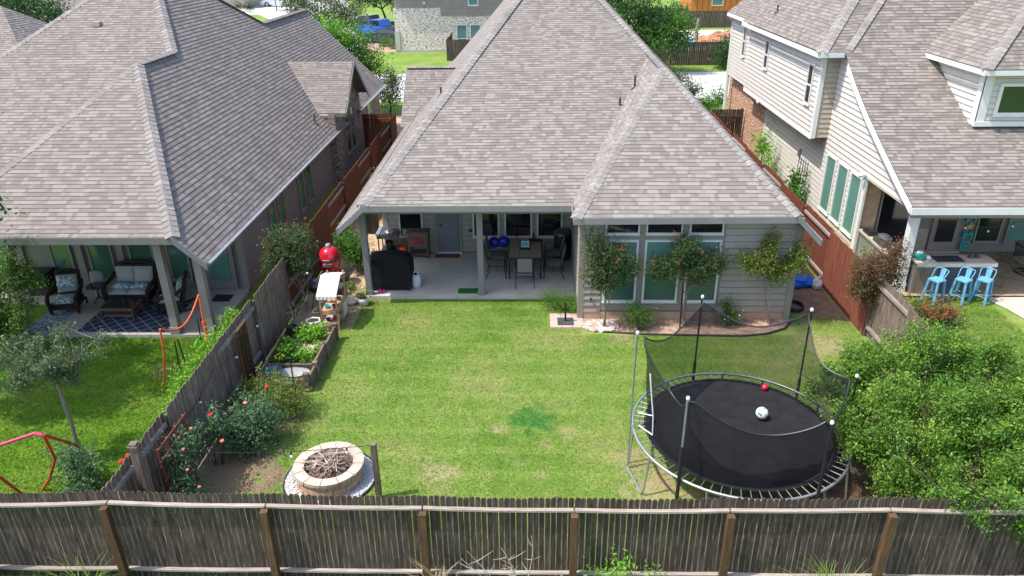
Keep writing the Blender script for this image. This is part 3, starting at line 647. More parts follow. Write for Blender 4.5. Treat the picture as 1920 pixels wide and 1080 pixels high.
laps(w, [(10.6,22.35,2.7),(10.6,19.75,2.7),(10.6,19.75,2.76),(10.6,20.6,3.15),(10.6,21.9,3.75),(10.6,22.35,3.95)], .175, .024)
w.box(10.7,23.2,0,22,40.9,2.9); w.box(10.7,27.5,2.8,20,40.5,6.0)
laps(w, [(10.0,35.9,3.06),(10.0,26.6,3.06),(10.0,26.6,6.02),(10.0,35.9,6.02)], .175, .024)
laps(w, [(10.27,40.2,3.06),(10.27,35.9,3.06),(10.27,35.9,6.06),(10.27,40.2,6.06)], .175, .024)
w.box(10.03,26.63,3.04,10.62,35.9,3.1); w.box(10.29,35.9,3.04,10.6,40.2,3.1)
laps(w, [(13.37,22.7,4.35),(19,22.7,4.35),(19,22.7,5.95),(13.37,22.7,5.95)], .175, .024); laps(w, [(13.35,26.5,4.35),(13.35,22.7,4.35),(13.35,22.7,5.95),(13.35,26.5,5.95)], .175, .024)
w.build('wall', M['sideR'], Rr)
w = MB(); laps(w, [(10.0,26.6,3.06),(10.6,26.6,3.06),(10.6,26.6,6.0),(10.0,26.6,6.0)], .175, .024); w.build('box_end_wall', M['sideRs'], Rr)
w = MB(); w.box(10.58,33.9,0,10.72,40.9,3.04); w.build('brick_wall', M['brickR'], Rr)
for b_ in ((9.975,26.57,3.04,10.0,26.72,6.0),(9.98,26.55,3.04,10.12,26.6,6.0),(10.24,40.1,.0,10.34,40.25,6.0),(9.98,35.85,3.0,10.0,35.97,6.0),(9.96,26.6,3.0,10.0,35.9,3.08),(13.32,22.66,4.4,13.6,22.7,5.95),(13.31,22.66,4.4,13.35,22.9,5.95),(13.3,22.63,4.36,19,22.7,4.5),(10.55,22.86,.0,10.62,23.06,2.75),(10.555,33.85,.1,10.6,33.97,3.0)):
    w = MB(); w.box(*b_); w.build('trim_board', M['white'], Rr)
for yy, z0, z1 in ((27.75,4.08,5.5),(33.25,4.45,5.65)): window(Rr, (9.985,yy,z0), (0,-1,0), .55, z1-z0, 'glK', .48, fw=.06)
window(Rr, (10.255,37.9,4.3), (0,-1,0), .5, 1.5, 'glK', .48, fw=.06)
for y0 in (26.25,25.15,24.05): window(Rr, (10.59,y0,.55), (0,-1,0), .9, 2.05, 'glT', fw=.07, label=None)
window(Rr, (13.82,22.68,4.68), (1,0,0), 1.5, .95, 'glG', fw=.09, label='dark green window in the dormer')
# porch
w = MB(); w.box(12.6,23.15,.0,22,23.3,2.85); w.build('porch_wall', M['wallL'], Rr)
w = MB(); w.box(12.55,23.1,.0,13.0,23.2,.9); w.box(12.95,23.0,.05,14.1,23.15,.14); w.build('porch_step', M['counter'], Rr)
d = MB(); d.box(13.08,23.08,.12,13.95,23.14,2.3); d = d.build('door', M['trimL'], Rr); k = MB(); k.box(13.24,23.05,.46,13.82,23.08,2.1); k.build('pane', M['glK'], d); k = MB(); k.ball((13.15,23.04,1.0),.03,8); k.build('handle', M['gold'], d)
window(Rr, (14.5,23.12,.42), (1,0,0), .82, 1.7, 'glG', frame='trimL'); window(Rr, (15.5,23.12,.42), (1,0,0), 1.3, 1.7, 'glT', frame='trimL'); window(Rr, (11.25,23.12,.2), (1,0,0), 1.2, 2.1, 'glK', frame='trimL')
k = MB(); k.box(10.66,23.08,.0,11.2,23.2,2.85); k.build('stone_pier', M['stone'], Rr)
k = MB(); k.face([(10.5,19.7,2.7),(24,19.7,2.7),(24,23.2,2.7),(10.5,23.2,2.7)]); k.build('soffit', M['sideR'], Rr)
k = MB(); k.box(10.78,20.08,.0,11.0,20.32,2.7); k.box(10.76,20.06,.0,11.02,20.34,.35); k.build('column', M['white'], Rr)
k = MB(); k.box(10.55,19.72,2.5,24,19.95,2.72); k.build('beam', M['sideR'], Rr)
k = MB(); k.tube([(10.6,22.9,2.75),(10.42,22.9,2.8)], .04, 8); k.ball((10.36,22.9,2.78), .09, 8); k.build('flood_light', M['wbag'], Rr)
k = MB(); k.tube([(10.0,33.0,3.05),(9.9,33.0,3.1)], .05, 8); k.ball((9.86,33.0,3.05), .08, 8); k.build('flood_light', M['wbag'], Rr)
k = MB(); k.box(10.48,28.9,1.75,10.6,29.05,2.0); k.build('wall_lamp', M['sideRs'], Rr)
k = MB(); k.tube([(10.22,40.22,0),(10.22,40.22,5.7),(9.9,40.3,6.0)], .04, 8); k.build('downpipe', M['white'], Rr)
# ---------------------------------------------------------------- fences
def pickets(mb, x0, x1, d, h, w=.086, gap=.007, axis='x', base=.03, jit=.012, th=.016, r=None):
    """row of round-topped boards; axis = direction they run in, d = position across"""
    r = r or rnd; k = int(round(abs(x1-x0)/(w+gap))); st = (x1-x0)/k
    for i in range(k):
        c = x0+st*(i+.5); hh = (h(c) if callable(h) else h)+r.uniform(-jit, jit); b = w/2; u = r.random(); dd = d+r.uniform(-.004, .004); tl = r.uniform(-.006, .006)
        pr = [(-b,base),(b,base),(b+tl,hh-.04),(b*.72+tl,hh-.012),(b*.3+tl,hh),(-b*.3+tl,hh),(-b*.72+tl,hh-.012),(-b+tl,hh-.04)]
        n = len(pr)
        if axis == 'x': V = [(c+a, dd, z) for a, z in pr]+[(c+a, dd+th, z) for a, z in pr]
        else: V = [(dd, c+a, z) for a, z in pr]+[(dd+th, c+a, z) for a, z in pr]
        F = [tuple(range(n)), tuple(range(2*n-1, n-1, -1))]+[(j, j+n, (j+1)%n+n, (j+1)%n) for j in range(n)]
        mb.mesh(V, F, 0, [(u, (a+b)/(2*b)) for a, z in pr]*2)
def uvr(): return (rnd.random(), .5)
# back fence
BF = thing('back_fence', 'long weathered cedar picket fence across the bottom of the photo, rails and brown posts showing', 'fence', (0,9,0))
px = [-11.4,-8.95,-6.72,-4.2,-1.72,.66,3.07,5.52,7.95,10.4]
zr = {-11.4:1.52,-8.95:1.60,-6.72:1.68,-4.2:1.64,-1.72:1.62,.66:1.60,3.07:1.62,5.52:1.66,7.95:1.64,10.4:1.58}
def hp_(x):
    for a, b in zip(px[:-1], px[1:]):
        if a <= x <= b:
            t = (x-a)/(b-a); return zr[a]+(zr[b]-zr[a])*t+.21-.035*math.sin(math.pi*t)
    return 1.8
for a, b in zip(px[:-1], px[1:]):
    m = MB(); pickets(m, a, b, 9.03, hp_); m.build('picket_panel', M['woodD'], BF)
    for z, dz in ((zr[a], zr[b]), (.28, .28)):
        m = MB(); k = 8; sag = rnd.uniform(.008,.03); u = uvr()
        for i in range(k):
            t0, t1 = i/k, (i+1)/k; f = lambda t: z+(dz-z)*t-sag*math.sin(math.pi*t)
            m.beam((a+(b-a)*t0+(.012 if i == 0 else 0), 8.985, f(t0)), (a+(b-a)*t1-(.012 if i == k-1 else 0), 8.985, f(t1)), .07, .034, uv=u)
        m.build('rail', M['woodH'], BF)
for x in px:
    m = MB(); z = zr[x]-.02; m.beam((x,8.885,0),(x+rnd.uniform(-.02,.02),8.885,z), .115, .1, uv=uvr()); m.build('post', M['post'], BF)
# left fence
LF = thing('side_fence', 'side fence left of the lawn, weathered grey near the camera and red stained beyond', 'fence', (-6.85,9.1,0))
ys = [9.1,11.3,13.7,16.1,18.5,20.9,23.3,25.7,28.1,30.5,32.9,35.3,36.9]
for i, (a, b) in enumerate(zip(ys[:-1], ys[1:])):
    mat = M['wood'] if b <= 19 else M['red']; back = i % 2 == 0 or i in (0,)
    hb = 1.80+(.08 if not back else 0)
    m = MB(); pickets(m, a, b, -6.88 if back else -6.80, hb, axis='y', w=.138, jit=.02); m.build('picket_panel', mat, LF)
    if back:
        for z in (1.58,.9,.3) if b > 19 else (1.55,.3):
            m = MB(); m.beam((-6.84,a,z),(-6.84,b,z), .05, .085, uv=uvr()); m.build('rail', M['woodY'], LF)
for y in ys:
    m = MB(); m.box(-6.86,y-.045,0,-6.815,y+.045,1.72, uv=uvr()); m.build('post', M['wood'] if y < 19 else M['red'], LF)
GF = thing('fence_gate', 'dark red board gate closing the gap between the left house and the side fence', 'gate', (-7.7,36.9,0))
m = MB(); pickets(m, -8.5, -6.9, 36.9, 1.8); m.build('picket_panel', M['red'], GF); m = MB(); m.box(-8.3,36.8,.4,-8.24,36.87,1.7, uv=(.4,.5)); m.box(-8.4,36.8,1.5,-6.95,36.87,1.58, uv=(.4,.5)); m.build('brace', M['red'], GF)
# right fence
RF = thing('side_fence', 'side fence right of the middle house, faded red boards turning grey near the bush', 'fence', (8.8,9.1,0))
ys = [9.1,11.5,13.9,15.6,17.5,20.6,23.0,25.4,27.8,30.2,32.6,35.0,37.2]
for i, (a, b) in enumerate(zip(ys[:-1], ys[1:])):
    mat = M['wood'] if b <= 18 else (M['redB'] if b < 21 else M['red']); back = i in (3,5,7,9,11,1)
    m = MB(); pickets(m, a, b, 8.86 if back else 8.76, 1.80+(0 if back else .03), axis='y', w=.138, jit=.02); m.build('picket_panel', mat, RF)
    if back:
        for z in (1.58,.3):
            m = MB(); m.beam((8.82,a,z),(8.82,b,z), .06, .085, uv=uvr()); m.build('rail', M['woodY'], RF)
for y in ys:
    m = MB(); m.box(8.79,y-.045,0,8.85,y+.045,1.72, uv=uvr()); m.build('post', M['wood'] if y < 18 else M['red'], RF)
GR = thing('fence_gate', 'brown board gate with diagonal brace beside the red brick wall of the cream house', 'gate', (9.7,37.2,0))
m = MB(); pickets(m, 8.9, 10.5, 37.25, 1.85); m.build('picket_panel', M['woodD'], GR); m = MB()
for p, q in (((8.95,37.2,1.5),(10.45,37.2,1.5)),((8.95,37.2,.5),(10.45,37.2,.5)),((9.2,37.19,.5),(10.2,37.19,1.5)),((9.1,37.18,.1),(9.1,37.18,1.8)),((10.4,37.18,.1),(10.4,37.18,1.9))): m.beam(p, q, .06, .1, uv=uvr())
m.build('brace', M['woodD'], GR)
# ---------------------------------------------------------------- foliage
def leafcloud(name, parent, blobs, n, size, mat, seed=1, cl=10, spread=2.2, upb=.35, shell=.55, aspect=.5, world=True, lump=.22, loc=None, droop=0, sub=None):
    R = np.random.default_rng(seed)
    vol = np.array([b[3]*b[4]*b[5] for b in blobs])**.8; vol /= vol.sum()
    ns = max(1, n//cl); bi = R.choice(len(blobs), ns, p=vol); B = np.array([b[:6] for b in blobs], float)[bi]
    d = R.normal(size=(ns,3)); d /= np.linalg.norm(d, axis=1)[:,None]
    lob = np.zeros(ns)
    for k in range(14):
        a = R.normal(size=3); a /= np.linalg.norm(a); lob += np.maximum(0, (d@a)-.72)*R.uniform(.4, 1.6)*np.where(R.random() < .25, -1, 1)
    rad = (1-shell*R.random(ns)**1.3)*(1+lump*lob*2.2-.08+R.normal(0,.04,ns))
    c = B[:,:3]+d*B[:,3:6]*rad[:,None]
    if sub:
        K_ = min(sub[0], ns); sc_ = c[:K_]; di = R.integers(0, K_, ns); rr_ = sub[1]*R.uniform(.5,1.3,K_)
        c = sc_[di]+R.normal(0,.5,(ns,3))*rr_[di][:,None]; d = d[:K_][di]*.6+R.normal(0,.4,(ns,3)); d /= np.linalg.norm(d, axis=1)[:,None]
        tone = R.normal(0,.13,K_)[di]
    else: tone = 0
    ax = d+R.normal(0,.45,(ns,3))+np.array([0,0,.35-droop]); ax /= np.linalg.norm(ax, axis=1)[:,None]
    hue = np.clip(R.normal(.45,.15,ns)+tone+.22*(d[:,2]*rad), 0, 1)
    t = R.random((ns,cl)); L = size*spread*cl**.5
    p = c[:,None,:]+ax[:,None,:]*(t[:,:,None]-.5)*L+R.normal(0, size*.55, (ns,cl,3))
    p = p.reshape(-1,3); N = len(p); hue = np.repeat(hue, cl); axr = np.repeat(ax, cl, 0)
    u = R.normal(size=(N,3))+axr*.6; u /= np.linalg.norm(u, axis=1)[:,None]
    nn = R.normal(size=(N,3))+np.array([0,0,upb*2.2]); w = np.cross(nn, u); w /= np.linalg.norm(w, axis=1)[:,None]+1e-9
    s = size*R.uniform(.6,1.25,N)[:,None]
    v = np.stack([p-u*s*.5, p+w*s*aspect*.5, p+u*s*.55, p-w*s*aspect*.5], 1).reshape(-1,3)
    p0 = np.array(LOC.get(parent.name, (0,0,0))) if (parent is not None and world) else np.array(loc if loc is not None else (0,0,0))
    v = v-p0
    keep = None
    me = bpy.data.meshes.new(name); me.vertices.add(4*N); me.vertices.foreach_set('co', v.astype(np.float32).ravel())
    me.loops.add(4*N); me.loops.foreach_set('vertex_index', np.arange(4*N, dtype=np.int32)); me.polygons.add(N)
    me.polygons.foreach_set('loop_start', np.arange(0,4*N,4,dtype=np.int32)); me.polygons.foreach_set('loop_total', np.full(N,4,dtype=np.int32))
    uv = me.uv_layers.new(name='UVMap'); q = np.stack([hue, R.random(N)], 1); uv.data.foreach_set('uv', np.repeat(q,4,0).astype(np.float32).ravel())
    me.materials.append(mat); me.update(calc_edges=True)
    o = bpy.data.objects.new(name, me); COL.objects.link(o)
    if parent is not None: o.parent = parent
    elif loc is not None: o.location = loc
    return o
def limb(mb, a, b, r0, r1, bend=.08, n=6, k=5, r=None):
    r = r or rnd; a = Vector(a); b = Vector(b); L = (b-a).length; o = Vector((r.uniform(-1,1), r.uniform(-1,1), r.uniform(-.3,.3)))*L*bend
    pts = [a+(b-a)*(i/k)+o*math.sin(math.pi*i/k)+Vector((r.uniform(-1,1), r.uniform(-1,1), 0))*L*.012 for i in range(k+1)]
    mb.tube(pts, [r0+(r1-r0)*i/k for i in range(k+1)], n)
    return pts
def tree(name, label, cat, base, stems, blobs, n, size, leaf, bark='bark', seed=1, tips=None, group=None, rt=.03, cl=10, shell=.55, fork=.0, lump=.22, upb=.35, sub=None):
    """stems: number of trunks rising from base towards the blobs"""
    o = thing(name, label, cat, base, 0, group); r = random.Random(seed); m = MB()
    bc = [Vector(b[:3]) for b in blobs]; B = Vector(base)
    top = sum(bc, Vector())/len(bc); fz = fork if fork else 0
    for i in range(stems):
        f = B+(top-B)*(.55 if not fork else fork)+Vector((r.uniform(-1,1), r.uniform(-1,1), 0))*(.18 if stems > 1 else .04)*(top-B).length*.5
        limb(m, B+Vector((r.uniform(-1,1), r.uniform(-1,1), 0))*rt*1.5*(stems > 1), f, rt, rt*.65, .04, 7, 5, r)
        for c in bc[i::stems] if stems < len(bc) else bc: 
            q = limb(m, f, c+(c-f)*.25, rt*.55, rt*.12, .1, 5, 5, r)
            for j in (2,3,4): 
                e = q[j]+Vector((r.uniform(-1,1), r.uniform(-1,1), r.uniform(0,1)))*(c-f).length*.45; limb(m, q[j], e, rt*.25, rt*.06, .1, 4, 3, r)
    m.build('trunk', M[bark], o)
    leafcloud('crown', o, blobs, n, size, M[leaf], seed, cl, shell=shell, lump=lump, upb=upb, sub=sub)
    if tips:
        leafcloud('red_tips', o, [(b[0], b[1], b[2]+b[5]*.35, b[3]*.95, b[4]*.95, b[5]*.8) for b in blobs], tips, size, M['lfCrR'], seed+50, 14, shell=.12, lump=lump)
    return o
def shrub(name, label, cat, base, blobs, n, size, leaf, seed=1, group=None, flower=None, stems=7, cl=8, shell=.7, upb=.35, rt=.012, bark='barkD', aspect=.5):
    o = thing(name, label, cat, base, 0, group); r = random.Random(seed); m = MB()
    for i in range(stems):
        b = r.choice(blobs); limb(m, Vector(base)+Vector((r.uniform(-.08,.08), r.uniform(-.08,.08), 0)), Vector(b[:3])+Vector((r.uniform(-.6,.6)*b[3], r.uniform(-.6,.6)*b[4], r.uniform(-.2,.7)*b[5])), rt, rt*.3, .1, 5, 4, r)
    m.build('stems', M[bark], o); leafcloud('foliage', o, blobs, n, size, M[leaf], seed, cl, shell=shell, upb=upb, aspect=aspect)
    if flower:
        mt, pts, s = flower
        for x, y, z in pts:
            m = MB(); m.ball((x,y,z), s, 8, 0, .2, (1,1,.7))
            for a in range(6): m.ball((x+s*.6*math.cos(a*1.05), y+s*.6*math.sin(a*1.05), z-s*.1), s*.5, 6, 0, .2)
            m.build('flower', M[mt], o)
    return o
# large bush at the right
big = [(6.9,12.6,1.75,.75,.8,.65),(7.8,12.7,2.0,.85,.85,.7),(8.7,12.3,1.85,.85,.9,.7),(6.45,11.5,1.45,.75,.75,.65),(7.1,11.1,1.75,.8,.75,.7),(7.9,10.9,1.9,.85,.8,.7),(6.65,10.5,1.3,.6,.6,.6),(7.2,10.0,1.3,.65,.6,.6),(7.9,9.7,1.35,.7,.55,.65),(8.6,9.9,1.5,.8,.7,.7),(8.9,11.0,1.8,.9,.9,.7),(6.65,13.2,1.4,.6,.5,.5),(7.4,13.2,1.8,.75,.6,.5),(8.2,13.2,1.8,.75,.6,.5),(6.15,12.3,1.3,.45,.5,.45),(6.05,11.3,1.15,.35,.5,.4),(5.9,12.9,1.35,.3,.35,.25),(9.7,12.4,1.6,.8,1.0,.8),(9.6,10.6,1.5,.8,.9,.8),(6.45,9.25,1.85,.35,.3,.2),(6.95,9.05,1.8,.42,.3,.26),(7.45,8.9,1.65,.4,.28,.36),(7.9,8.8,1.5,.4,.3,.45)]
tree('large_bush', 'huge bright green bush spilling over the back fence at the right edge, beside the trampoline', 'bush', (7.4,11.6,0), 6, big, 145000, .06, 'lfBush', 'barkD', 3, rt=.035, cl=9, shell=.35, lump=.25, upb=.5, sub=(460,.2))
# crape myrtles along the window bed
GC = 'crape myrtles by the house'
tree('crape_myrtle', 'crape myrtle with red tips rising from the river rocks by the leftmost tall window', 'small tree', (1.96,17.9,0), 3, [(1.65,18.0,2.25,.32,.3,.5),(2.15,17.95,2.0,.42,.35,.5),(1.7,17.85,1.6,.36,.3,.42),(2.45,17.9,1.75,.34,.3,.45),(2.0,17.9,1.35,.26,.28,.25)], 10500, .056, 'lfCr', seed=11, tips=420, group=GC, rt=.022, fork=.5)
tree('crape_myrtle.001', 'staked crape myrtle with red tips in front of the right end of the bump-out windows', 'small tree', (4.15,18.0,0), 3, [(4.0,18.0,2.2,.4,.32,.5),(4.45,18.0,1.8,.5,.35,.4),(3.6,18.0,1.75,.42,.35,.4),(4.9,18.0,1.9,.25,.25,.35),(3.25,18.0,1.75,.15,.15,.3),(4.4,17.9,1.5,.25,.22,.2)], 11000, .056, 'lfCr', seed=12, tips=420, group=GC, rt=.022, fork=.5)
tree('crape_myrtle.002', 'thin crape myrtle before the plain siding at the right corner of the middle house', 'small tree', (6.5,18.15,0), 3, [(6.25,18.2,2.2,.22,.25,.45),(5.95,18.1,1.8,.4,.3,.3),(6.5,18.15,1.6,.35,.3,.35),(7.0,18.15,2.0,.28,.3,.42),(5.6,18.1,2.0,.22,.2,.2),(6.3,18.15,2.5,.12,.12,.25)], 10000, .056, 'lfYard', seed=13, tips=420, group=GC, rt=.018, fork=.5)
tree('crape_myrtle.003', 'bronze leaved crape myrtle leaning over the red fence beside the blue stools', 'small tree', (8.98,17.6,0), 2, [(8.55,17.5,1.95,.4,.38,.42),(8.95,17.5,1.85,.42,.4,.5),(8.45,17.5,1.45,.32,.35,.35),(9.2,17.6,2.3,.3,.3,.35),(8.8,17.5,1.25,.34,.3,.3),(9.3,17.6,1.7,.22,.25,.3)], 13000, .055, 'lfRed', seed=14, group=GC, rt=.022, fork=.4)
tree('crape_myrtle.004', 'red tipped crape myrtle beside the red kamado grill, overhanging the left fence', 'small tree', (-6.5,18.9,0), 4, [(-7.0,19.1,2.0,.5,.42,.48),(-6.5,19.0,2.05,.45,.42,.48),(-6.8,18.9,1.55,.5,.4,.42),(-6.3,18.8,1.55,.25,.3,.38),(-7.2,18.7,1.6,.3,.3,.4)], 15000, .058, 'lfCr', seed=15, tips=600, group=GC, rt=.02, fork=.35)
st = MB(); st.tube([(4.02,17.88,0),(4.0,17.88,1.35)], .022, 6); solo('tree_stake', st, M['black'], 'black stake tied beside the crape myrtle in the middle of the window bed', 'stake', (4.02,17.88,0))
shrub('round_shrub', 'leafy green rounded shrub below the tall windows, left of the staked crape myrtle', 'shrub', (2.9,17.75,0), [(2.9,17.8,.38,.5,.36,.36),(2.7,17.8,.62,.28,.24,.3)], 3400, .05, 'lfTree', 21, cl=6, aspect=.35)
shrub('flowering_shrub', 'small white flecked shrub below the right end window, behind the trampoline net', 'shrub', (5.35,18.1,0), [(5.35,18.1,.28,.38,.3,.26),(5.3,18.15,.6,.22,.2,.22)], 1900, .05, 'lfTree', 22, flower=('wbag', [(5.6,17.9,.4),(5.2,17.85,.3),(5.75,18.1,.45),(5.05,18.0,.42)], .022))
shrub('spreading_juniper', 'low spreading evergreen with feathery tips at the right corner of the patio slab', 'shrub', (.95,18.95,0), [(.7,18.95,.3,.42,.4,.28),(1.1,18.85,.3,.42,.36,.28),(.45,19.1,.35,.25,.3,.25)], 5200, .05, 'lfTree', 23, cl=8, aspect=.22, stems=14)
shrub('side_shrub', 'glossy green shrub between the red kamado grill and the patio corner column', 'shrub', (-5.9,20.9,0), [(-5.6,21.5,.75,.3,.4,.55),(-5.95,21.8,.9,.4,.35,.6),(-5.45,21.9,.6,.3,.3,.5)], 5200, .075, 'lfTree', 24)
shrub('low_side_plant', 'small low green plant on bare soil between kamado grill and covered grill', 'plant', (-5.55,20.3,0), [(-5.5,20.3,.1,.3,.25,.14)], 700, .05, 'lfYard', 25, stems=3)
shrub('side_yard_plant', 'bright green plant far down the soil side yard behind the black bin', 'plant', (-5.8,26.6,0), [(-5.8,26.6,.8,.5,.7,.8),(-6.1,28.5,.7,.4,1,.7)], 2600, .08, 'lfLim', 26)
shrub('red_tipped_shrub', 'dark shrub with coral red new growth in front of the blue bar stools', 'shrub', (9.9,17.0,0), [(9.6,17.1,.75,.5,.45,.6),(10.2,17.1,.7,.5,.4,.55),(10.7,17.1,.55,.45,.4,.45)], 4600, .06, 'lfCr', 27, stems=9)
leafcloud('red_tips', bpy.data.objects['red_tipped_shrub'], [(10.05,17.0,1.05,.5,.35,.35),(10.6,17.0,.95,.25,.25,.2)], 1300, .06, M['lfCrR'], 28, 10)
# roses in the corner bed
shrub('rose_bush', 'large grey green rose bush with pink blooms, left of the fire pit', 'rose bush', (-6.0,12.5,0), [(-5.75,12.7,.75,.5,.45,.55),(-6.1,12.35,.55,.42,.38,.5),(-5.6,12.9,.45,.36,.34,.42),(-5.8,12.4,.35,.4,.35,.33)], 8500, .06, 'lfRose', 31, flower=('coralF', [(-5.75,12.3,1.32),(-6.0,11.55,.95)], .04), stems=12)
shrub('climbing_rose', 'climbing rose with small pink blooms on the trellis near the fence corner', 'rose bush', (-6.55,11.0,0), [(-6.5,10.95,1.25,.3,.45,.35),(-6.4,10.7,.7,.35,.4,.5),(-6.45,11.3,1.1,.25,.3,.35),(-6.3,10.3,.4,.3,.35,.35)], 3600, .055, 'lfRose', 32, flower=('coralF', [(-6.3,10.7,1.4),(-6.2,10.5,1.1),(-6.0,10.4,.8),(-6.35,11.2,1.5),(-6.6,10.4,1.25)], .03), stems=12)
shrub('red_rose', 'red rose stem between the two rose bushes against the grey fence', 'rose bush', (-6.4,12.0,0), [(-6.35,12.0,1.1,.22,.3,.4)], 700, .06, 'lfRose', 33, flower=('redF', [(-6.2,11.7,1.45),(-5.55,13.0,1.25)], .038))
shrub('red_salvia', 'feathery yellow green bush speckled with tiny red flowers beside the raised bed pots', 'shrub', (-5.9,13.9,0), [(-5.55,13.75,.42,.6,.55,.42),(-6.0,14.1,.42,.5,.45,.4),(-6.4,13.8,.4,.3,.4,.4)], 11000, .05, 'lfYard', 34, stems=12)
leafcloud('flowers', bpy.data.objects['red_salvia'], [(-5.75,13.85,.5,.7,.6,.44)], 520, .035, M['coralF'] if 0 else M['lfCrR'], 35, 3, shell=.1)
# left yard trees
tree('shade_tree', 'spreading green tree mostly outside the left edge that shades the left lawn', 'tree', (-13.9,14.3,0), 1, [(-13.0,14.4,4.3,1.1,1.2,.8),(-13.9,14.3,4.9,1.3,1.3,.9),(-12.7,13.5,4.0,.9,.9,.6),(-13.2,15.4,4.5,1.0,.9,.7),(-12.5,14.3,5.6,1.0,1.2,.7)], 26000, .13, 'lfTree', 'bark', 40, rt=.09, fork=.5, sub=(60,.3))
tree('young_tree', 'young grey leaved tree with slender trunk on the left lawn, above the pink swing frame', 'small tree', (-9.5,12.3,0), 1, [(-9.3,12.1,2.3,.65,.5,.25),(-9.7,12.2,2.5,.4,.4,.25),(-8.7,12.1,2.55,.42,.25,.13),(-10.0,12.1,2.1,.45,.4,.2),(-9.2,12.2,2.1,.4,.35,.22),(-8.4,12.3,2.75,.2,.15,.1),(-9.2,12.3,2.8,.25,.2,.16),(-10.2,12.4,2.6,.25,.2,.14)], 9500, .055, 'lfGrey', seed=41, rt=.045, fork=.8, lump=.3, shell=.9, sub=(90,.11))
tree('patio_tree', 'open leafy young tree partly hiding the left porch at the left edge of the photo', 'small tree', (-13.9,17.0,0), 3, [(-13.9,16.9,1.6,.7,.5,.45),(-13.2,16.9,1.9,.35,.4,.5),(-14.5,16.8,1.9,.7,.5,.5),(-13.9,16.6,.95,.8,.5,.45),(-13.05,16.8,1.25,.3,.3,.4),(-14.3,16.3,.55,.9,.5,.4),(-13.4,16.4,.55,.5,.4,.38),(-13.3,17.0,2.6,.15,.15,.3),(-13.0,17.1,2.1,.14,.14,.3),(-14.6,15.6,.9,.7,.5,.5),(-13.9,15.5,.5,.5,.4,.35)], 30000, .075, 'lfPat', seed=42, rt=.025, fork=.3, lump=.4, shell=.8, sub=(150,.16))
shrub('corner_shrub', 'bushy green shrub at the foot of the grey leaved tree near the fence corner', 'shrub', (-9.0,11.3,0), [(-9.0,11.4,.5,.32,.35,.55),(-8.6,11.3,.45,.3,.3,.45),(-8.7,10.9,.3,.3,.3,.3)], 2900, .07, 'lfRose', 43, stems=10)
shrub('fence_rose', 'rose with bright red blooms on the far side of the left fence near the corner', 'rose bush', (-7.6,11.5,0), [(-7.55,11.7,.55,.28,.45,.45),(-7.4,12.4,.5,.25,.5,.4)], 2000, .06, 'lfTree', 44, flower=('redF', [(-7.85,11.2,.72),(-7.75,11.3,.78),(-7.8,11.2,.55)], .055))
shrub('ivy_bank', 'bright green leafy border growing along the neighbour side of the left fence', 'plants', (-7.9,15.2,0), [(-8.1,14.6,.3,.4,.7,.35),(-7.8,15.6,.5,.45,.8,.45),(-7.7,16.7,.5,.4,.6,.5),(-7.7,13.6,.3,.4,.6,.4)], 11000, .08, 'lfLim', 45, stems=8)
# ---------------------------------------------------------------- background
def roofhouse(name, label, x0, y0, x1, y1, ze, zr_, wall, roof, ridge='x'):
    o = thing(name, label, 'house', ((x0+x1)/2, y0, 0)); m = MB(); m.box(x0+.4,y0+.4,0,x1-.4,y1-.4,ze); m.build('wall', M[wall], o); r = MB()
    if ridge == 'x':
        ym = (y0+y1)/2; d = (y1-y0)/2*.8
        laps(r, [(x0,y0,ze),(x1,y0,ze),(x1-d,ym,zr_),(x0+d,ym,zr_)]); laps(r, [(x0,y1,ze),(x1,y1,ze),(x1-d,ym,zr_),(x0+d,ym,zr_)]); laps(r, [(x0,y0,ze),(x0+d,ym,zr_),(x0,y1,ze)]); laps(r, [(x1,y0,ze),(x1-d,ym,zr_),(x1,y1,ze)])
    else:
        xm = (x0+x1)/2; d = (x1-x0)/2*.8
        laps(r, [(x0,y0,ze),(x1,y0,ze),(xm,y0+d,zr_)]); laps(r, [(x1,y0,ze),(x1,y1,ze),(xm,y1,zr_),(xm,y0+d,zr_)]); laps(r, [(x0,y0,ze),(x0,y1,ze),(xm,y1,zr_),(xm,y0+d,zr_)])
    r.build('roof', M[roof], o); return o
roofhouse('far_house', 'neighbouring house of which only a dark hip roof corner shows at the far left edge', -34, 33.2, -21.9, 46, 2.6, 6.8, 'wallL', 'shL')
roofhouse('far_house.001', 'house with pale grey roof seen at top left behind a dark green tree', -46, 57, -27, 72, 3.2, 9.5, 'wallL', 'shL')
B = thing('brick_house', 'two storey house of whitewashed brick under brown siding, across the street at top centre', 'house', (-8,72,0))
m = MB(); m.box(-12.7,72,0.25,2.5,84,3.92); m.build('brick_wall', M['brickW'], B)
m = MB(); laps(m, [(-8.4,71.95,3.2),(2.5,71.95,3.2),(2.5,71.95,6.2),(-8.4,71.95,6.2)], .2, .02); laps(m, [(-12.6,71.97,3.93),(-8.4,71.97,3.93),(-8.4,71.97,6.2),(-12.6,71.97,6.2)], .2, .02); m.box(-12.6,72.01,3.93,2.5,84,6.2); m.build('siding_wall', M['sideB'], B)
m = MB(); m.box(-12.72,71.93,0,2.5,72.5,.26); m.box(-12.75,71.9,.2,-12.3,72.1,1.9); m.build('foundation', M['conc'], B)
m = MB(); laps(m, [(-13.3,71.3,6.1),(3,71.3,6.1),(-2,77,10),(-8,77,10)]); laps(m, [(-13.3,71.3,6.1),(-8,77,10),(-13.3,84,6.1)]); laps(m, [(3,71.3,6.1),(-2,77,10),(3,84,6.1)]); m.build('roof', M['shM'], B)
for x in (-7.0,-5.75): window(B, (x,71.98,.35), (1,0,0), 1.0, 2.1, 'glT', .4, 'glTd', fw=.08)
window(B, (-5.85,71.92,4.05), (1,0,0), .95, 1.5, 'glT', fw=.09)
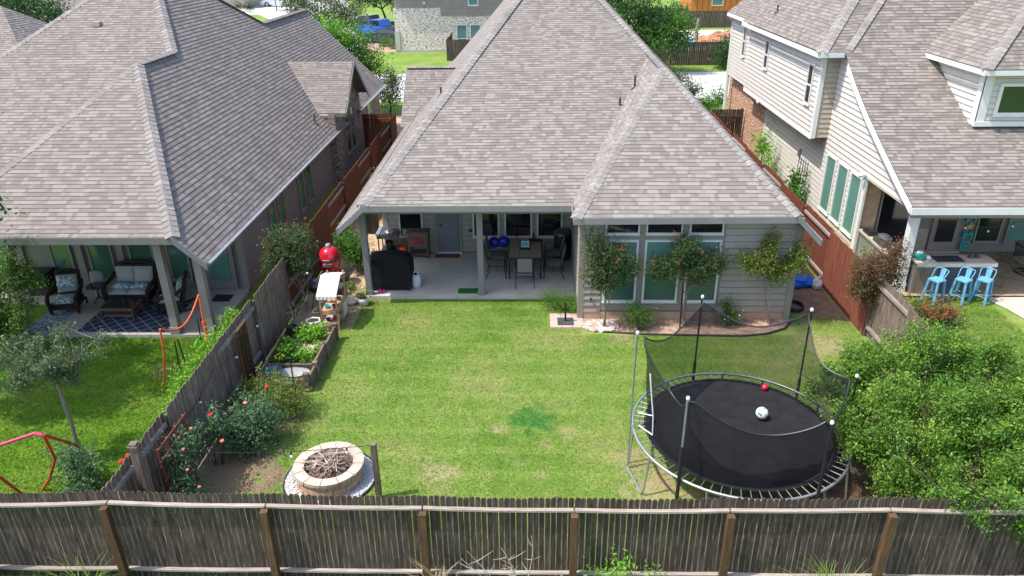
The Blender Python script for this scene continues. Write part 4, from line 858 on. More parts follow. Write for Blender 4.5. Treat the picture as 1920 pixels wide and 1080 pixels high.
m = MB(); m.box(-9.95,71.8,4.25,-9.75,72,4.4); m.build('flood_light', M['wbag'], B)
F3 = thing('street_fence', 'short brown fence at the corner of the whitewashed brick house', 'fence', (-7.4,66,0)); m = MB(); pickets(m, -7.4, -3, 66.5, 1.75, .14, axis='x'); pickets(m, 66.5, 71.9, -7.4, 1.75, .14, axis='y'); m.build('picket_panel', M['woodD'], F3)
F4 = thing('street_fence', 'weathered grey picket fence beyond the street, right of the dark oak', 'fence', (15,63,0)); m = MB(); pickets(m, 8, 24, 63, 1.85, .14); m.build('picket_panel', M['woodD'], F4)
F5 = thing('pool_fence', 'weathered fence behind the small pool and terracotta rocks at top right', 'fence', (22,90,0)); m = MB(); pickets(m, 12, 30, 90, 1.85, .15); m.build('picket_panel', M['woodD'], F5)
O = thing('cedar_house', 'orange brown timber house behind the pool fence at the top of the photo', 'house', (23,108,0)); m = MB()
for i in range(9): m.box(21.7+i*.75,108,0,22.35+i*.75,108.1,2.6); 
m.box(21.6,108.1,0,29,116,2.7); m.build('wall', M['cedar'], O); window(O, (24.3,107.98,.9), (1,0,0), 1.6, 1.3, 'glT', fw=.12)
m = MB(); laps(m, [(12,104,4.4),(21.4,104,.6),(21.4,116,.6),(12,116,4.4)]); laps(m, [(21.2,107.6,2.6),(30,107.6,2.6),(30,113,5),(21.2,113,5)]); m.build('roof', M['roofD'], O)
m = MB(); 
for x, y, s in ((16.9,77.2,.8),(17.9,78.1,.7),(18.9,79.3,.8),(20.2,80.5,.9),(21.3,81.4,.8),(17.3,76.0,.7),(19.4,82.0,.6),(16.2,75.6,.6),(18.4,76.6,.7)): m.ball((x,y,.2), s, 9, 0, .18, (1.2,.8,.6))
solo('pool_rocks', m, M['terra'], 'terracotta boulders heaped around the small turquoise pool', 'rocks', (18,78,0))
P_ = thing('palm', 'yellow green palm with drooping fronds in front of the small pool', 'palm', (15.6,74,0)); m = MB(); m.tube([(15.6,74,0),(15.5,74,1.5),(15.6,74,2.6)], [.2,.15,.12], 8); m.build('trunk', M['bark'], P_)
def fronds(parent, c, L, n, mat, seed):
    r = random.Random(seed); m = MB()
    for i in range(n):
        a = r.uniform(0, 6.28); e = r.uniform(-.1, 1.1); d = Vector((math.cos(a)*math.cos(e), math.sin(a)*math.cos(e), math.sin(e))); p = Vector(c); s = Vector((-math.sin(a), math.cos(a), 0)); uv = (r.random(), r.random())
        for k in range(7):
            q = p+d*(L/7); d = (d+Vector((0,0,-.17))).normalized(); w0 = .32*L*math.sin(math.pi*(k+.6)/8)
            for sg in (1,-1):
                for j in range(2):
                    b = p+(q-p)*(j*.5); m.face([b, b+(q-p)*.3, b+d*.12*L+s*sg*w0+Vector((0,0,-.12*L))], [uv]*3)
            p = q
    return m.build('fronds', M[mat], parent)
fronds(P_, (15.6,74,2.6), 2.2, 26, 'lfLim', 5)
P2 = thing('palm', 'second palm of yellow fronds beside the cream house roof, behind the pool fence', 'palm', (26.4,97,0)); m = MB(); m.tube([(26.4,97,0),(26.4,97,1.6)], [.2,.15], 8); m.build('trunk', M['bark'], P2); fronds(P2, (26.4,97,1.6), 2.4, 26, 'lfLim', 6)
GT = 'trees around the street'
tree('street_tree', 'dark green oak between the middle roof and the pool, top right of centre', 'tree', (9.2,60,0), 1, [(7.5,60,4.6,2.3,2,1.9),(9.8,60,3.6,2.3,2,1.7),(8.4,60,2.4,2.2,2,1.4),(11.2,59.5,2.6,1.5,1.6,1.1),(5.8,61,5.5,1.6,1.6,1.3)], 15000, .19, 'lfDark', 'barkD', 51, rt=.2, fork=.5, group=GT)
leafcloud('young_leaves', bpy.data.objects['street_tree'], [(11,59,3.8,1.3,1.2,1.0),(9.8,58.7,2.7,1.6,1,1)], 2600, .18, M['lfTree'], 52)
tree('street_tree.001', 'rounded bright green pear tree between the left roof and the street', 'tree', (-11.6,46,0), 1, [(-11.7,46,3.9,1.9,1.7,1.6),(-10.6,46,3.2,1.6,1.6,1.6),(-10.3,46,2.2,1.4,1.4,1.3),(-12.6,46,4.0,1.2,1.2,1.1)], 15000, .14, 'lfTree', 'bark', 53, rt=.13, fork=.4, group=GT)
leafcloud('young_leaves', bpy.data.objects['street_tree.001'], [(-12.2,45.6,4.9,1.3,1.0,.7),(-11.0,45.3,4.5,1.1,.9,.7)], 2600, .14, M['lfLim'], 54)
tree('street_tree.002', 'small dark leafy tree on the near side of the street beside the lower roof wing', 'tree', (-8.6,45,0), 1, [(-8.6,45,1.3,.8,.8,.9),(-8.3,45,2.1,.55,.6,.6)], 3200, .13, 'lfOliv', 'barkD', 55, rt=.07, fork=.4, group=GT)
tree('street_tree.003', 'hazy olive green tree behind the bright pear tree at the top', 'tree', (-21,80,0), 1, [(-22.5,80,3.4,2.4,2,2),(-20.0,80,3.0,2.2,2,2),(-24,80,4.4,1.8,1.8,1.4),(-18.6,79,2.6,1.6,1.5,1.4)], 12000, .2, 'lfOliv', 'barkD', 56, rt=.2, fork=.5, group=GT)
tree('street_tree.004', 'dark leaved tree with clear trunk standing behind the blue truck', 'tree', (-16.6,90,0), 1, [(-17.6,90,4.2,2,1.8,1.4),(-15.6,90,4.0,1.8,1.7,1.4),(-19.4,90,3.8,1.5,1.5,1.2)], 8000, .2, 'lfDark', 'barkD', 57, rt=.16, fork=.6, group=GT)
tree('street_tree.005', 'dark green tree above the roof corner at the top left edge', 'tree', (-30,47,0), 1, [(-30.5,47,6.2,2.0,2,1.5),(-28.9,47,5.4,1.2,1.5,1.3),(-32.5,47,6.2,2,2,1.5)], 9000, .17, 'lfDark', 'barkD', 58, rt=.2, fork=.6, group=GT)
tree('street_tree.006', 'small round tree with thin trunk on the far lawn beside the white car', 'tree', (-38.5,118,0), 1, [(-38.8,118,3.3,1.5,1.5,1.2)], 2400, .2, 'lfTree', 'barkD', 59, rt=.08, fork=.8, group=GT)
shrub('street_shrub', 'dark green shrub against the far street kerb beside the cream house', 'shrub', (15.6,61,0), [(15.6,61.5,1.3,1.4,1.1,1.2),(16.5,61.4,2.0,1.2,1,1.1),(15.2,60.6,.5,.9,.7,.5)], 6500, .15, 'lfDark', 61)
shrub('street_shrub.001', 'olive shrub with sparse twigs rising behind the right slope of the middle roof', 'shrub', (8.8,44,0), [(8.3,44,2.1,.8,.7,.7),(9.2,44,1.4,.7,.7,.7),(7.7,44,2.6,.5,.5,.5)], 3800, .12, 'lfOliv', 62, shell=.9)
shrub('street_shrub.002', 'low bushy plants in front of the street by the brown gate', 'shrub', (11,45,0), [(10.2,44.5,.5,1.0,.7,.5),(11.2,45.2,.8,.6,.5,.7),(9.6,42.5,.5,.5,.7,.4)], 3600, .12, 'lfTree', 63)
for i, (x, y, s, lf, lb) in enumerate(((-13.9,77.5,.75,'lfYard','larger rounded topiary shrub by the corner of the brick house'),(-14.6,76.4,.65,'lfTree','left topiary mound in the bed beside the brick house'),(-13.3,74.6,.6,'lfGrey','pale grey green mound nearest the lawn beside the brick house'),(-12.95,77,.5,'lfLim','lime green mound touching the brick house corner'))):
    shrub('topiary_shrub', lb, 'shrub', (x,y,0), [(x,y,s*.55,s,s,s*.62)], 1700, .09, lf, 70+i, group='shrubs beside the brick house', stems=4, shell=.25)
shrub('far_shrub', 'dark clipped shrubs by the far house at the top left, left of the white car', 'shrub', (-42.8,116,0), [(-43.5,116,.9,1,.8,.9),(-41.9,116,.8,.9,.8,.8)], 1600, .16, 'lfDark', 75, stems=4)
roofhouse('far_house.002', 'tan far house behind the white car, mostly hidden at the top edge', -55, 122, -44, 134, 3.0, 6.5, 'counter', 'shL')
m = MB(); m.tube([(-24.6,101,0),(-25.2,101,9)], [.12,.09], 8); m.box(-25.6,100.9,8.9,-24.8,101.1,9.05); solo('street_lamp', m, M['white'], 'pale street lamp pole rising behind the bright green pear tree', 'lamp post', (-24.6,101,0))
# vehicles
def wheel(parent, c, r=.36, ax='x', w=.22):
    m = MB(); c = Vector(c); k = 16
    def ring(rr, d): return [c+(Vector((d, rr*math.cos(2*math.pi*i/k), rr*math.sin(2*math.pi*i/k))) if ax == 'x' else Vector((rr*math.cos(2*math.pi*i/k), d, rr*math.sin(2*math.pi*i/k)))) for i in range(k)]
    V = ring(r, -w/2)+ring(r, w/2)+ring(r*.62, -w/2)+ring(r*.62, w/2)
    F = [(i,(i+1)%k,k+(i+1)%k,k+i) for i in range(k)]+[(i,2*k+i,2*k+(i+1)%k,(i+1)%k) for i in range(k)]+[(k+i,k+(i+1)%k,3*k+(i+1)%k,3*k+i) for i in range(k)]
    m.mesh(V, F); o = m.build('wheel', M['tyre'], parent, world=False); m = MB(); V = ring(r*.62, -w*.4)+ring(r*.62, w*.4)
    m.mesh(V, [tuple(range(k)), tuple(range(k,2*k))]+[(i,(i+1)%k,k+(i+1)%k,k+i) for i in range(k)]); m.build('rim', M['rim'], o, world=False)
def profile_body(m, prof, hw, taper=.0, z_sh=.9):
    n = len(prof); V = []
    for s in (-1,1):
        for x, z in prof: V.append((s*(hw-(max(0, z-z_sh))*taper), x, z))
    m.mesh(V, [tuple(range(n))[::-1], tuple(range(n,2*n))]+[(i,(i+1)%n,n+(i+1)%n,n+i) for i in range(n)])
def car(name, label, cat, loc, rz, mat, kind):
    o = thing(name, label, cat, loc, rz); m = MB()
    if kind == 'truck':
        profile_body(m, [(-2.9,.5),(2.9,.45),(2.95,.95),(2.8,1.15),(1.35,1.25),(-.75,1.25),(-.75,1.22),(-2.9,1.22)], .98)
        b = m.build('body', M[mat], o, world=False); m = MB(); profile_body(m, [(1.3,1.24),(.6,1.85),(-.6,1.88),(-.8,1.24)], .92, .22, 1.25); m.build('cab', M[mat], o, world=False)
        m = MB(); profile_body(m, [(1.15,1.32),(.62,1.78),(-.55,1.8),(-.7,1.32)], .945, .22, 1.25); m.build('window', M['carG'], o, world=False)
        m = MB(); m.box(-.8,-2.8,.9,.8,-.85,1.235); m.build('bed_liner', M['black'], o, world=False)
        m = MB(); m.box(-.85,-2.98,.5,.85,-2.9,.68); m.build('bumper', M['rim'], o, world=False)
        for s in (-1,1): m = MB(); m.box(s*.8,-2.93,.85,s*.97,-2.89,1.15); m.build('tail_light', M['kred'], o, world=False)
        ws = 1.85
    else:
        hi = 1.72 if kind == 'suv' else 1.45
        profile_body(m, [(-2.3,.35),(2.3,.3),(2.38,.62),(2.2,.88),(1.2,.98),(-2.0,1.02),(-2.35,.9)], .92)
        m.build('body', M[mat], o, world=False); m = MB(); profile_body(m, [(1.25,.97),(.5,hi-.05),(-.2,hi),(-1.5,hi-.06),(-2.1,1.0)], .84, .25, 1.0); m.build('cab', M[mat], o, world=False)
        m = MB(); profile_body(m, [(1.1,1.04),(.46,hi-.12),(-.2,hi-.07),(-1.42,hi-.13),(-1.9,1.06)], .865, .25, 1.0); m.build('window', M['carG'], o, world=False)
        for s in (-1,1): m = MB(); m.box(s*.6,-2.38,.7,s*.88,-2.3,.88); m.build('tail_light', M['kred'], o, world=False)
        for s in (-1,1): m = MB(); m.box(s*.6,2.3,.6,s*.88,2.37,.75); m.build('headlight', M['wbag'], o, world=False)
        ws = 1.4
    for s in (-1,1):
        for y in (-ws, ws): wheel(o, (s*.85, y, .38), .38)
    return o
car('pickup_truck', 'bright blue pickup truck parked on the side street beside the brick house', 'truck', (-16.3,83.5,.02), math.radians(58), 'carB', 'truck')
car('pickup_truck.001', 'dark blue pickup truck parked behind the bright blue one', 'truck', (-18.4,88.6,.02), math.radians(60), 'carK', 'truck')
car('parked_car', 'shiny black car parked in front of the blue pickup', 'car', (-14.9,79.0,.02), math.radians(62), 'carK', 'car')
car('parked_car.001', 'white car on the driveway at the very top, left of centre', 'car', (-40.9,126.0,.02), math.radians(92), 'carW', 'suv')
# person
def person(loc, rz):
    o = thing('person', 'person in a blue shirt and tan shorts standing by the brick house corner', 'person', loc, rz)
    bm_v = [(0,0,.95),(0,0,1.2),(0,0,1.42),(0,0,1.52),(0,.01,1.62),(0,.01,1.75),(.1,0,.9),(.11,0,.5),(.11,0,.08),(.11,.14,.04),(-.1,0,.9),(-.11,.04,.5),(-.12,0,.08),(-.12,.14,.04),(.19,0,1.42),(.25,0,1.15),(.24,.08,.9),(.24,.12,.78),(-.19,0,1.42),(-.25,0,1.15),(-.24,.08,.9),(-.24,.12,.78)]
    E = [(0,1),(1,2),(2,3),(3,4),(4,5),(0,6),(6,7),(7,8),(8,9),(0,10),(10,11),(11,12),(12,13),(2,14),(14,15),(15,16),(16,17),(2,18),(18,19),(19,20),(20,21)]
    rad = [.15,.14,.15,.06,.09,.08,.1,.07,.045,.04,.1,.07,.045,.04,.06,.045,.035,.03,.06,.045,.035,.03]
    me = bpy.data.meshes.new('body'); me.from_pydata(bm_v, E, []); b = bpy.data.objects.new('body', me); COL.objects.link(b); b.parent = o
    md = b.modifiers.new('skin', 'SKIN'); 
    for i, r_ in enumerate(rad): me.skin_vertices[0].data[i].radius = (r_, r_*.8)
    me.skin_vertices[0].data[0].use_root = True
    sb = b.modifiers.new('sub', 'SUBSURF'); sb.levels = sb.render_levels = 2; me.materials.append(M['skin'])
    m = MB(); m.lathe([(.001,.0),(.17,0),(.185,.2),(.2,.42),(.19,.5),(.09,.56)], (0,0,.93), 14, sy=.8)
    for s in (-1,1): m.tube([(s*.17,0,1.43),(s*.25,0,1.2)], [.075,.068], 8)
    m.build('shirt', M['shirt'], o, world=False, smooth=True)
    m = MB(); 
    for s in (-1,1): m.tube([(s*.08,0,1.0),(s*.1,.01,.55)], [.12,.1], 10)
    m.build('shorts', M['tan'], o, world=False); m = MB(); m.ball((0,0,1.75), .105, 10, 0, 0, (1,1,.9)); m.build('hair', M['barkD'], o, world=False)
person((-13.75,80.5,0), .6)
# ---------------------------------------------------------------- trampoline
TC = (4.05,12.08); TR = 2.05; TZ = .9
T = thing('trampoline', 'large round black trampoline with sagging safety net and grey steel ring on the lawn', 'trampoline', (*TC,0))
def cp(a, r, z, c=TC): return (c[0]+r*math.cos(a), c[1]+r*math.sin(a), z)
m = MB(); m.tube([cp(2*math.pi*i/60, TR, TZ) for i in range(61)], .028, 8, cap=False); m.build('ring_frame', M['metalG'], T, smooth=True)
m = MB(); n = 60; V = [(*TC, TZ-.06)]+[cp(2*math.pi*i/n, 1.0, TZ-.05) for i in range(n)]+[cp(2*math.pi*i/n, 1.78, TZ-.01) for i in range(n)]+[cp(2*math.pi*i/n, 1.83, TZ+.012) for i in range(n)]
m.mesh(V, [(0,1+i,1+(i+1)%n) for i in range(n)]+[(1+i,1+n+i,1+n+(i+1)%n,1+(i+1)%n) for i in range(n)]+[(1+n+i,1+2*n+i,1+2*n+(i+1)%n,1+n+(i+1)%n) for i in range(n)]); m.build('jumping_mat', M['blackF'], T, smooth=True)
for i in range(72):
    a = 2*math.pi*(i+.5)/72; m = MB(); m.tube([cp(a, 1.80, TZ), cp(a, TR-.01, TZ)], .008, 5); m.build('spring', M['metalG'], T)
pang = [math.atan2(y-TC[1], x-TC[0]) for x, y in ((1.96,12.14),(3.6,14.07),(5.71,13.51),(6.2,12.1),(4.9,10.25),(2.69,10.62))]
ptop = [3.0,2.78,2.82,2.1,2.4,2.62]; lean = [0,-.03,-.03,0,.03,.03]
for i, (a, z) in enumerate(zip(pang, ptop)):
    up = MB(); up.tube([cp(a, TR+.06, .02), cp(a, TR+.06, TZ+.1), cp(a, TR+.05, z)], .02, 8); p = up.build('net_pole', M['metalG'] if i in (0,5) else M['black'], T)
    c = MB(); c.ball(cp(a, TR+.04, z+.02), .036, 8, 0, 0, (1,1,1.3)); c.build('pole_cap', M['wbag'], p)
    if i in (1,2,4,5,0,3):
        s = MB(); s.tube([cp(a, TR+.06, .25), cp(a, TR+.06, TZ+(.75 if i in (5,4) else .3))], .034, 8); s.build('foam_sleeve', M['black'], p) if i != 0 else None
for k in range(6):
    a0 = pang[0]+.05+k*math.pi/3; a1 = a0+.42
    m = MB(); m.tube([cp(a0, TR, TZ), cp(a0+.02, TR+.08, .15), cp(a0+.03, TR+.1, .04), cp(a1-.02, TR+.1, .04), cp(a1, TR+.08, .15), cp(a1, TR, TZ)], .022, 8); m.build('leg', M['metalG'], T)
# net
pa = sorted([(a % (2*math.pi), z) for a, z in zip(pang, ptop)]); N = 132; top = []
for i in range(N):
    a = 2*math.pi*i/N
    for j in range(len(pa)):
        a0, z0 = pa[j]; a1, z1 = pa[(j+1) % len(pa)]; 
        if j == len(pa)-1: a1 += 2*math.pi
        aa = a if a >= pa[0][0] else a+2*math.pi
        if a0 <= aa <= a1:
            t_ = (aa-a0)/(a1-a0); s = math.sin(math.pi*t_); gap = (a1-a0)
            dip = .42*s**.8*min(1.2, gap/1.05); ri = 2.02-.30*s-.05
            if abs(((a0+a1)/2) % (2*math.pi)-3.75) < .35: dip = .72*s**.7; ri = 2.0-.42*s
            top.append((a, ri, z0+(z1-z0)*t_-dip-.03)); break
m = MB(); rows = 9; V = []
for j in range(rows+1):
    q = j/rows
    for a, ri, zt in top:
        zb = TZ+.02; z = zb+(zt-zb)*q; r_ = 1.73+(ri-1.73)*q**1.3+.035*math.sin(a*13+q*3)*math.sin(math.pi*q)+.05*math.sin(math.pi*q)*math.sin(a*5)
        V.append(cp(a, r_, z))
m.mesh(V, [(j*N+i, j*N+(i+1)%N, (j+1)*N+(i+1)%N, (j+1)*N+i) for j in range(rows) for i in range(N)]); NE = m.build('safety_net', M['net'], T, smooth=True)
m = MB(); m.tube([cp(a, r_, z) for a, r_, z in top]+[cp(*top[0])], .016, 6, cap=False); m.build('top_cord', M['black'], NE)
m = MB(); m.tube([cp(3.3, 1.74, TZ+.05), cp(3.3, 1.76, TZ+.5), cp(3.28, 1.82, 1.9), cp(3.26, 1.86, 2.3)], .014, 5); m.tube([cp(3.3,1.74,TZ+.05), cp(3.12,1.95,TZ+.05)], .014, 5); m.tube([cp(3.3,1.76,TZ+.5), cp(3.12,1.97,TZ+.35)], .012, 5); m.build('door_zip', M['wbag'], NE)
m = MB(); n = 60; V = [cp(2*math.pi*i/n, 1.74, TZ+.02) for i in range(n)]+[cp(2*math.pi*i/n, 1.735+.03*math.sin(i*2.1), TZ+.34+.05*math.sin(i*.7)) for i in range(n)]
m.mesh(V, [(i,(i+1)%n,n+(i+1)%n,n+i) for i in range(n) if 26 <= i < 58]); m.build('net_skirt', M['net'], NE, smooth=True)
b = MB(); b.ball((0,0,0), .125, 20); tm = NT('patterned_ball'); vv = tm.add("TexVoronoi"); tm.l.new(tm.obj(), vv.inputs[0]); vv.inputs['Scale'].default_value = 11
tm.fin(tm.ramp(vv.outputs['Distance'], [(.25,(.10,.22,.26)),(.42,(.78,.8,.8))]), .35); o = b.build('ball', tm.m, smooth=True); o.location = (4.62,12.5,TZ+.09); tag(o, 'white and blue patterned ball resting on the trampoline mat', 'ball')
b = MB(); b.ball((0,0,0), .07, 16); o = b.build('ball', M['kred'], smooth=True); o.location = (4.96,13.5,TZ+.05); tag(o, 'small red ball near the far edge of the trampoline mat', 'ball')
# ---------------------------------------------------------------- fire pit
FC = (-4.0,11.6); FP = thing('fire_pit', 'round sandstone fire pit with pale capstones filled with dry branches', 'fire pit', (*FC,0))
r_ = random.Random(3)
def arcblock(m, c, r0, r1, a0, a1, z0, z1, j=.0, k=3):
    V = []; 
    for z in (z0, z1):
        for rr in (r0, r1):
            for i in range(k+1): a = a0+(a1-a0)*i/k; V.append((c[0]+rr*math.cos(a), c[1]+rr*math.sin(a), z))
    K = k+1; F = []
    for i in range(k): F += [(K+i,K+i+1,i+1,i), (2*K+i,2*K+i+1,3*K+i+1,3*K+i), (i,i+1,2*K+i+1,2*K+i), (K+i+1,K+i,3*K+i,3*K+i+1)]
    F += [(0,2*K,3*K,K), (k,K+k,3*K+k,2*K+k)]; m.mesh(V, F)
m = MB()
for L_ in range(3):
    nb = 16; o_ = r_.random()
    for i in range(nb):
        a0 = 2*math.pi*(i+o_)/nb+.01; a1 = 2*math.pi*(i+1+o_)/nb-.01; j = r_.uniform(-.012,.012); arcblock(m, FC, .50, .64+j, a0, a1, L_*.105+.005, L_*.105+.1)
m.build('stone_ring', M['stone'], FP)
for i in range(12):
    a0 = 2*math.pi*i/12+.012; a1 = 2*math.pi*(i+1)/12-.012; m = MB(); j = r_.uniform(-.01,.012); arcblock(m, FC, .475, .675+j, a0, a1, .322, .39+j*.4); m.build('cap_stone', M['stoneC'], FP)
m = MB(); m.lathe([(.001,.1),(.50,.08)], (*FC,0), 20); m.build('ash_bed', M['dirtD'], FP)
GRV = MB()
for i in range(2600):
    a = r_.uniform(0, 6.283); q = .62+.26*math.sqrt(r_.random()); s = r_.uniform(.014,.03); p = (FC[0]+q*math.cos(a), FC[1]+q*math.sin(a), .02+r_.uniform(0,.02))
    V = [(p[0]+s*r_.uniform(.6,1.2)*d[0], p[1]+s*r_.uniform(.6,1.2)*d[1], p[2]+s*.7*d[2]) for d in ((1,0,0),(0,1,0),(-1,0,0),(0,-1,0),(0,0,1))]; GRV.mesh(V, [(0,1,4),(1,2,4),(2,3,4),(3,0,4)])
GRV.lathe([(.6,.012),(.9,.012)], (*FC,0), 40); o = GRV.build('gravel', M['gravel'], loc=(*FC,0)); o['kind'] = 'stuff'; tag(o, 'white gravel ring around the fire pit', 'gravel')
m = MB(); m.tube([(FC[0]+.9*math.cos(i*.15), FC[1]+.9*math.sin(i*.15), .03) for i in range(43)], .022, 6); solo('edging_ring', m, M['black'], 'black edging ring holding the white gravel around the fire pit', 'edging', (*FC,0))
m = MB()
for i in range(330):
    a = r_.uniform(0,6.283); q = .42*math.sqrt(r_.random()); c = Vector((FC[0]+q*math.cos(a), FC[1]+q*math.sin(a), .30+r_.uniform(0,.24)*(1-q*1.3))); b = r_.uniform(0,3.14); L_ = r_.uniform(.08,.32)
    d = Vector((math.cos(b), math.sin(b), r_.uniform(-.35,.5)))*L_; 
    m.tube([c-d*.5, c+Vector((r_.uniform(-.02,.02),)*3), c+d*.5], [r_.uniform(.006,.014), .009, .003], 5)
for i in range(46):
    a = r_.uniform(0,6.283); q = .3*math.sqrt(r_.random()); c = Vector((FC[0]+q*math.cos(a), FC[1]+q*math.sin(a), .44+r_.uniform(0,.14))); b = r_.uniform(0,3.14); L_ = r_.uniform(.2,.5)
    d = Vector((math.cos(b), math.sin(b), r_.uniform(-.25,.5)))*L_; k_ = Vector((r_.uniform(-.04,.04), r_.uniform(-.04,.04), r_.uniform(0,.04)))
    m.tube([c-d*.5, c+k_, c+d*.5], [r_.uniform(.01,.018), .012, .004], 5, 1 if i % 2 else 0)
o = m.build('branches', [M['twig'], M['twigL']], loc=(*FC,.2)); tag(o, 'tangle of dry cut branches piled inside the fire pit', 'branches')
# posts and string lights
def post(x, y, z0, z1, w, label, cap=False):
    m = MB(); m.box(x-w/2, y-w/2, z0, x+w/2, y+w/2, z1, uv=uvr())
    if cap: m.box(x-w*.62, y-w*.62, z1, x+w*.62, y+w*.62, z1+.04, uv=uvr()); m.box(x-w*.45, y-w*.45, z1+.04, x+w*.45, y+w*.45, z1+.08, uv=uvr())
    return solo('wooden_post', m, M['wood'], label, 'post', (x,y,0))
post(-2.93, 11.05, 0, 1.28, .1, 'lone short grey wooden post standing right of the fire pit')
post(-6.62, 9.85, 0, 2.1, .13, 'tall capped grey post at the back corner of the left fence', True)
def strand(label, pts, sag, nb, bulbs, first=.5):
    m = MB(); P = []
    for a, b in zip(pts[:-1], pts[1:]):
        a = Vector(a); b = Vector(b)
        for i in range(17): t_ = i/16; P.append(a+(b-a)*t_-Vector((0,0,sag*math.sin(math.pi*t_))))
    m.tube(P, .006, 4); o = solo('string_lights', m, M['black'], label, 'string lights', pts[0])
    for k in bulbs:
        p = P[k]; c = MB(); c.tube([p, p-Vector((0,0,.07))], .014, 6); c.build('socket', M['black'], o); c = MB(); c.ball(p-Vector((0,0,.11)), .032, 8); c.build('bulb', M['wbag'], o)
strand('string light wire from the tall corner post to the short post by the fire pit', [(-6.6,9.85,2.05),(-2.93,11.05,1.25)], .12, 4, (10,14))
strand('string light wire running along the left fence up to the patio corner', [(-6.6,9.85,2.05),(-6.72,13.2,1.5),(-6.72,17.0,1.6),(-4.9,19.7,2.75)], .35, 6, (6,12,22,28,40))
strand('string lights hanging under the cream house porch above the bar', [(12.0,20.0,2.3),(14.5,20.6,2.3),(17.5,19.9,2.4)], .3, 6, (2,7,12,20,26))
# trellis and lattice
m = MB(); 
for i in range(-4, 9):
    for sg in (1,-1):
        y0 = 14.62+i*.11; z0 = .12
        a = (14.62+i*.11, .12) if sg > 0 else (14.62+i*.11, 1.62); pts = []
        for k in range(31):
            yy = a[0]+k*.05*.5; zz = a[1]+sg*k*.05
            if 14.62 <= yy <= 15.16 and .1 <= zz <= 1.63: pts.append((-6.72-(.012 if sg > 0 else 0), yy, zz))
        if len(pts) > 1: m.beam(pts[0], pts[-1], .03, .01, uv=uvr())
m.box(-6.745,14.58,.05,-6.70,14.63,1.68, uv=(.3,.5)); m.box(-6.745,15.15,.05,-6.70,15.2,1.68, uv=(.3,.5)); m.box(-6.745,14.63,1.62,-6.70,15.15,1.67, uv=(.3,.5))
solo('lattice_panel', m, M['post'], 'reddish brown wooden lattice leaning on the grey left fence above the raised bed', 'trellis', (-6.72,14.9,0))
m = MB()
for y in (10.4,10.75,11.1,11.45): m.box(-6.62,y-.02,0,-6.57,y+.02,1.62, uv=uvr())
for z in (.5,.95,1.35,1.6): m.box(-6.57,10.35,z,-6.55,11.5,z+.035, uv=uvr())
solo('trellis', m, M['red'], 'rusty red wooden trellis carrying the climbing rose near the fence corner', 'trellis', (-6.6,10.9,0))
# raised bed
RB = thing('raised_bed', 'long weathered wooden raised garden bed against the left fence', 'planter', (-5.8,15.9,0)); X0, X1, Y0, Y1 = -6.5, -5.22, 14.75, 17.2
for nm, bx in (('side_board',(X0,Y0,0,X0+.05,Y1,.42)),('side_board',(X1-.05,Y0,0,X1,15.3,.42)),('side_board',(X1-.05,15.3,0,X1,16.2,.5)),('side_board',(X1-.05,16.2,0,X1,Y1,.42)),('end_board',(X0,Y0-.05,0,X1-.1,Y0,.34)),('end_board',(X0,Y1,0,X1,Y1+.05,.42)),('divider_board',(X0+.05,15.35,.0,X1-.05,15.4,.36))):
    m = MB(); m.box(*bx, uv=uvr()); m.build(nm, M['wood'], RB)
for x, y in ((X1-.02,15.25),(X1-.02,16.2),(X1-.02,Y1+.02),(X1-.1,Y0-.02)): m = MB(); m.box(x-.06,y-.06,0,x+.06,y+.06,.5, uv=uvr()); m.build('corner_post', M['wood'], RB)
m = MB(); m.box(X0+.05,15.4,.05,X1-.05,Y1,.24); m.box(X0+.05,Y0,.02,X1-.05,15.35,.1); m.build('soil', M['dirt'], RB)
for nm, lb, bl, n_, lf, sd in (('leafy_greens','wide mass of leafy green crops filling the left side of the raised bed',[(-6.2,15.75,.36,.22,.3,.18),(-6.2,16.3,.36,.2,.3,.18),(-5.92,15.8,.32,.18,.28,.14)],2400,'lfTree',81),('leafy_greens','bright leafy crop clump in the far right of the raised bed',[(-5.6,16.85,.4,.22,.22,.18),(-5.9,16.75,.38,.2,.2,.16)],1500,'lfLim',82),('leafy_greens','pale leafy crop clump near the front right of the raised bed',[(-5.62,15.72,.36,.15,.18,.15),(-5.45,16.1,.34,.1,.14,.1)],800,'lfLim',83)):
    shrub(nm, lb, 'vegetables', (bl[0][0],bl[0][1],.24), bl, n_, .075, lf, sd, stems=4, cl=5, aspect=.7, upb=.8)
m = MB(); m.lathe([(.26,.0),(.34,.22),(.36,.23),(.33,.215),(.25,.03),(.001,.03)], (-5.72,15.07,.1), 24, sx=1.15, sy=.62); solo('oval_tub', m, M['dullZ'], 'empty oval galvanised tub in the front compartment of the raised bed', 'tub', (-5.72,15.07,.1), smooth=True)
m = MB(); m.lathe([(.08,0),(.19,.1),(.22,.26),(.2,.27),(.17,.12),(.001,.03)], (-6.22,15.1,.1), 20); solo('teal_bowl', m, M['tealPot'], 'tipped dark teal glazed bowl left of the oval tub in the raised bed', 'pot', (-6.22,15.1,.1), smooth=True)
m = MB(); m.lathe([(.1,0),(.13,.16),(.15,.3),(.12,.3),(.001,.05)], (-6.3,16.95,.25), 14); solo('black_planter', m, M['blackP'], 'black plastic planter standing at the far fence corner of the raised bed', 'pot', (-6.3,16.95,.25))
m = MB(); m.tube([(-6.2,15.55,.42)]*1+[(-6.2+.1*math.cos(a*.5), 15.55+.1*math.sin(a*.5), .47) for a in range(10)], .018, 6); solo('toy_ring', m, M['yel'], 'yellow plastic handle poking out of the greens near the teal bowl', 'toy', (-6.2,15.55,.45))
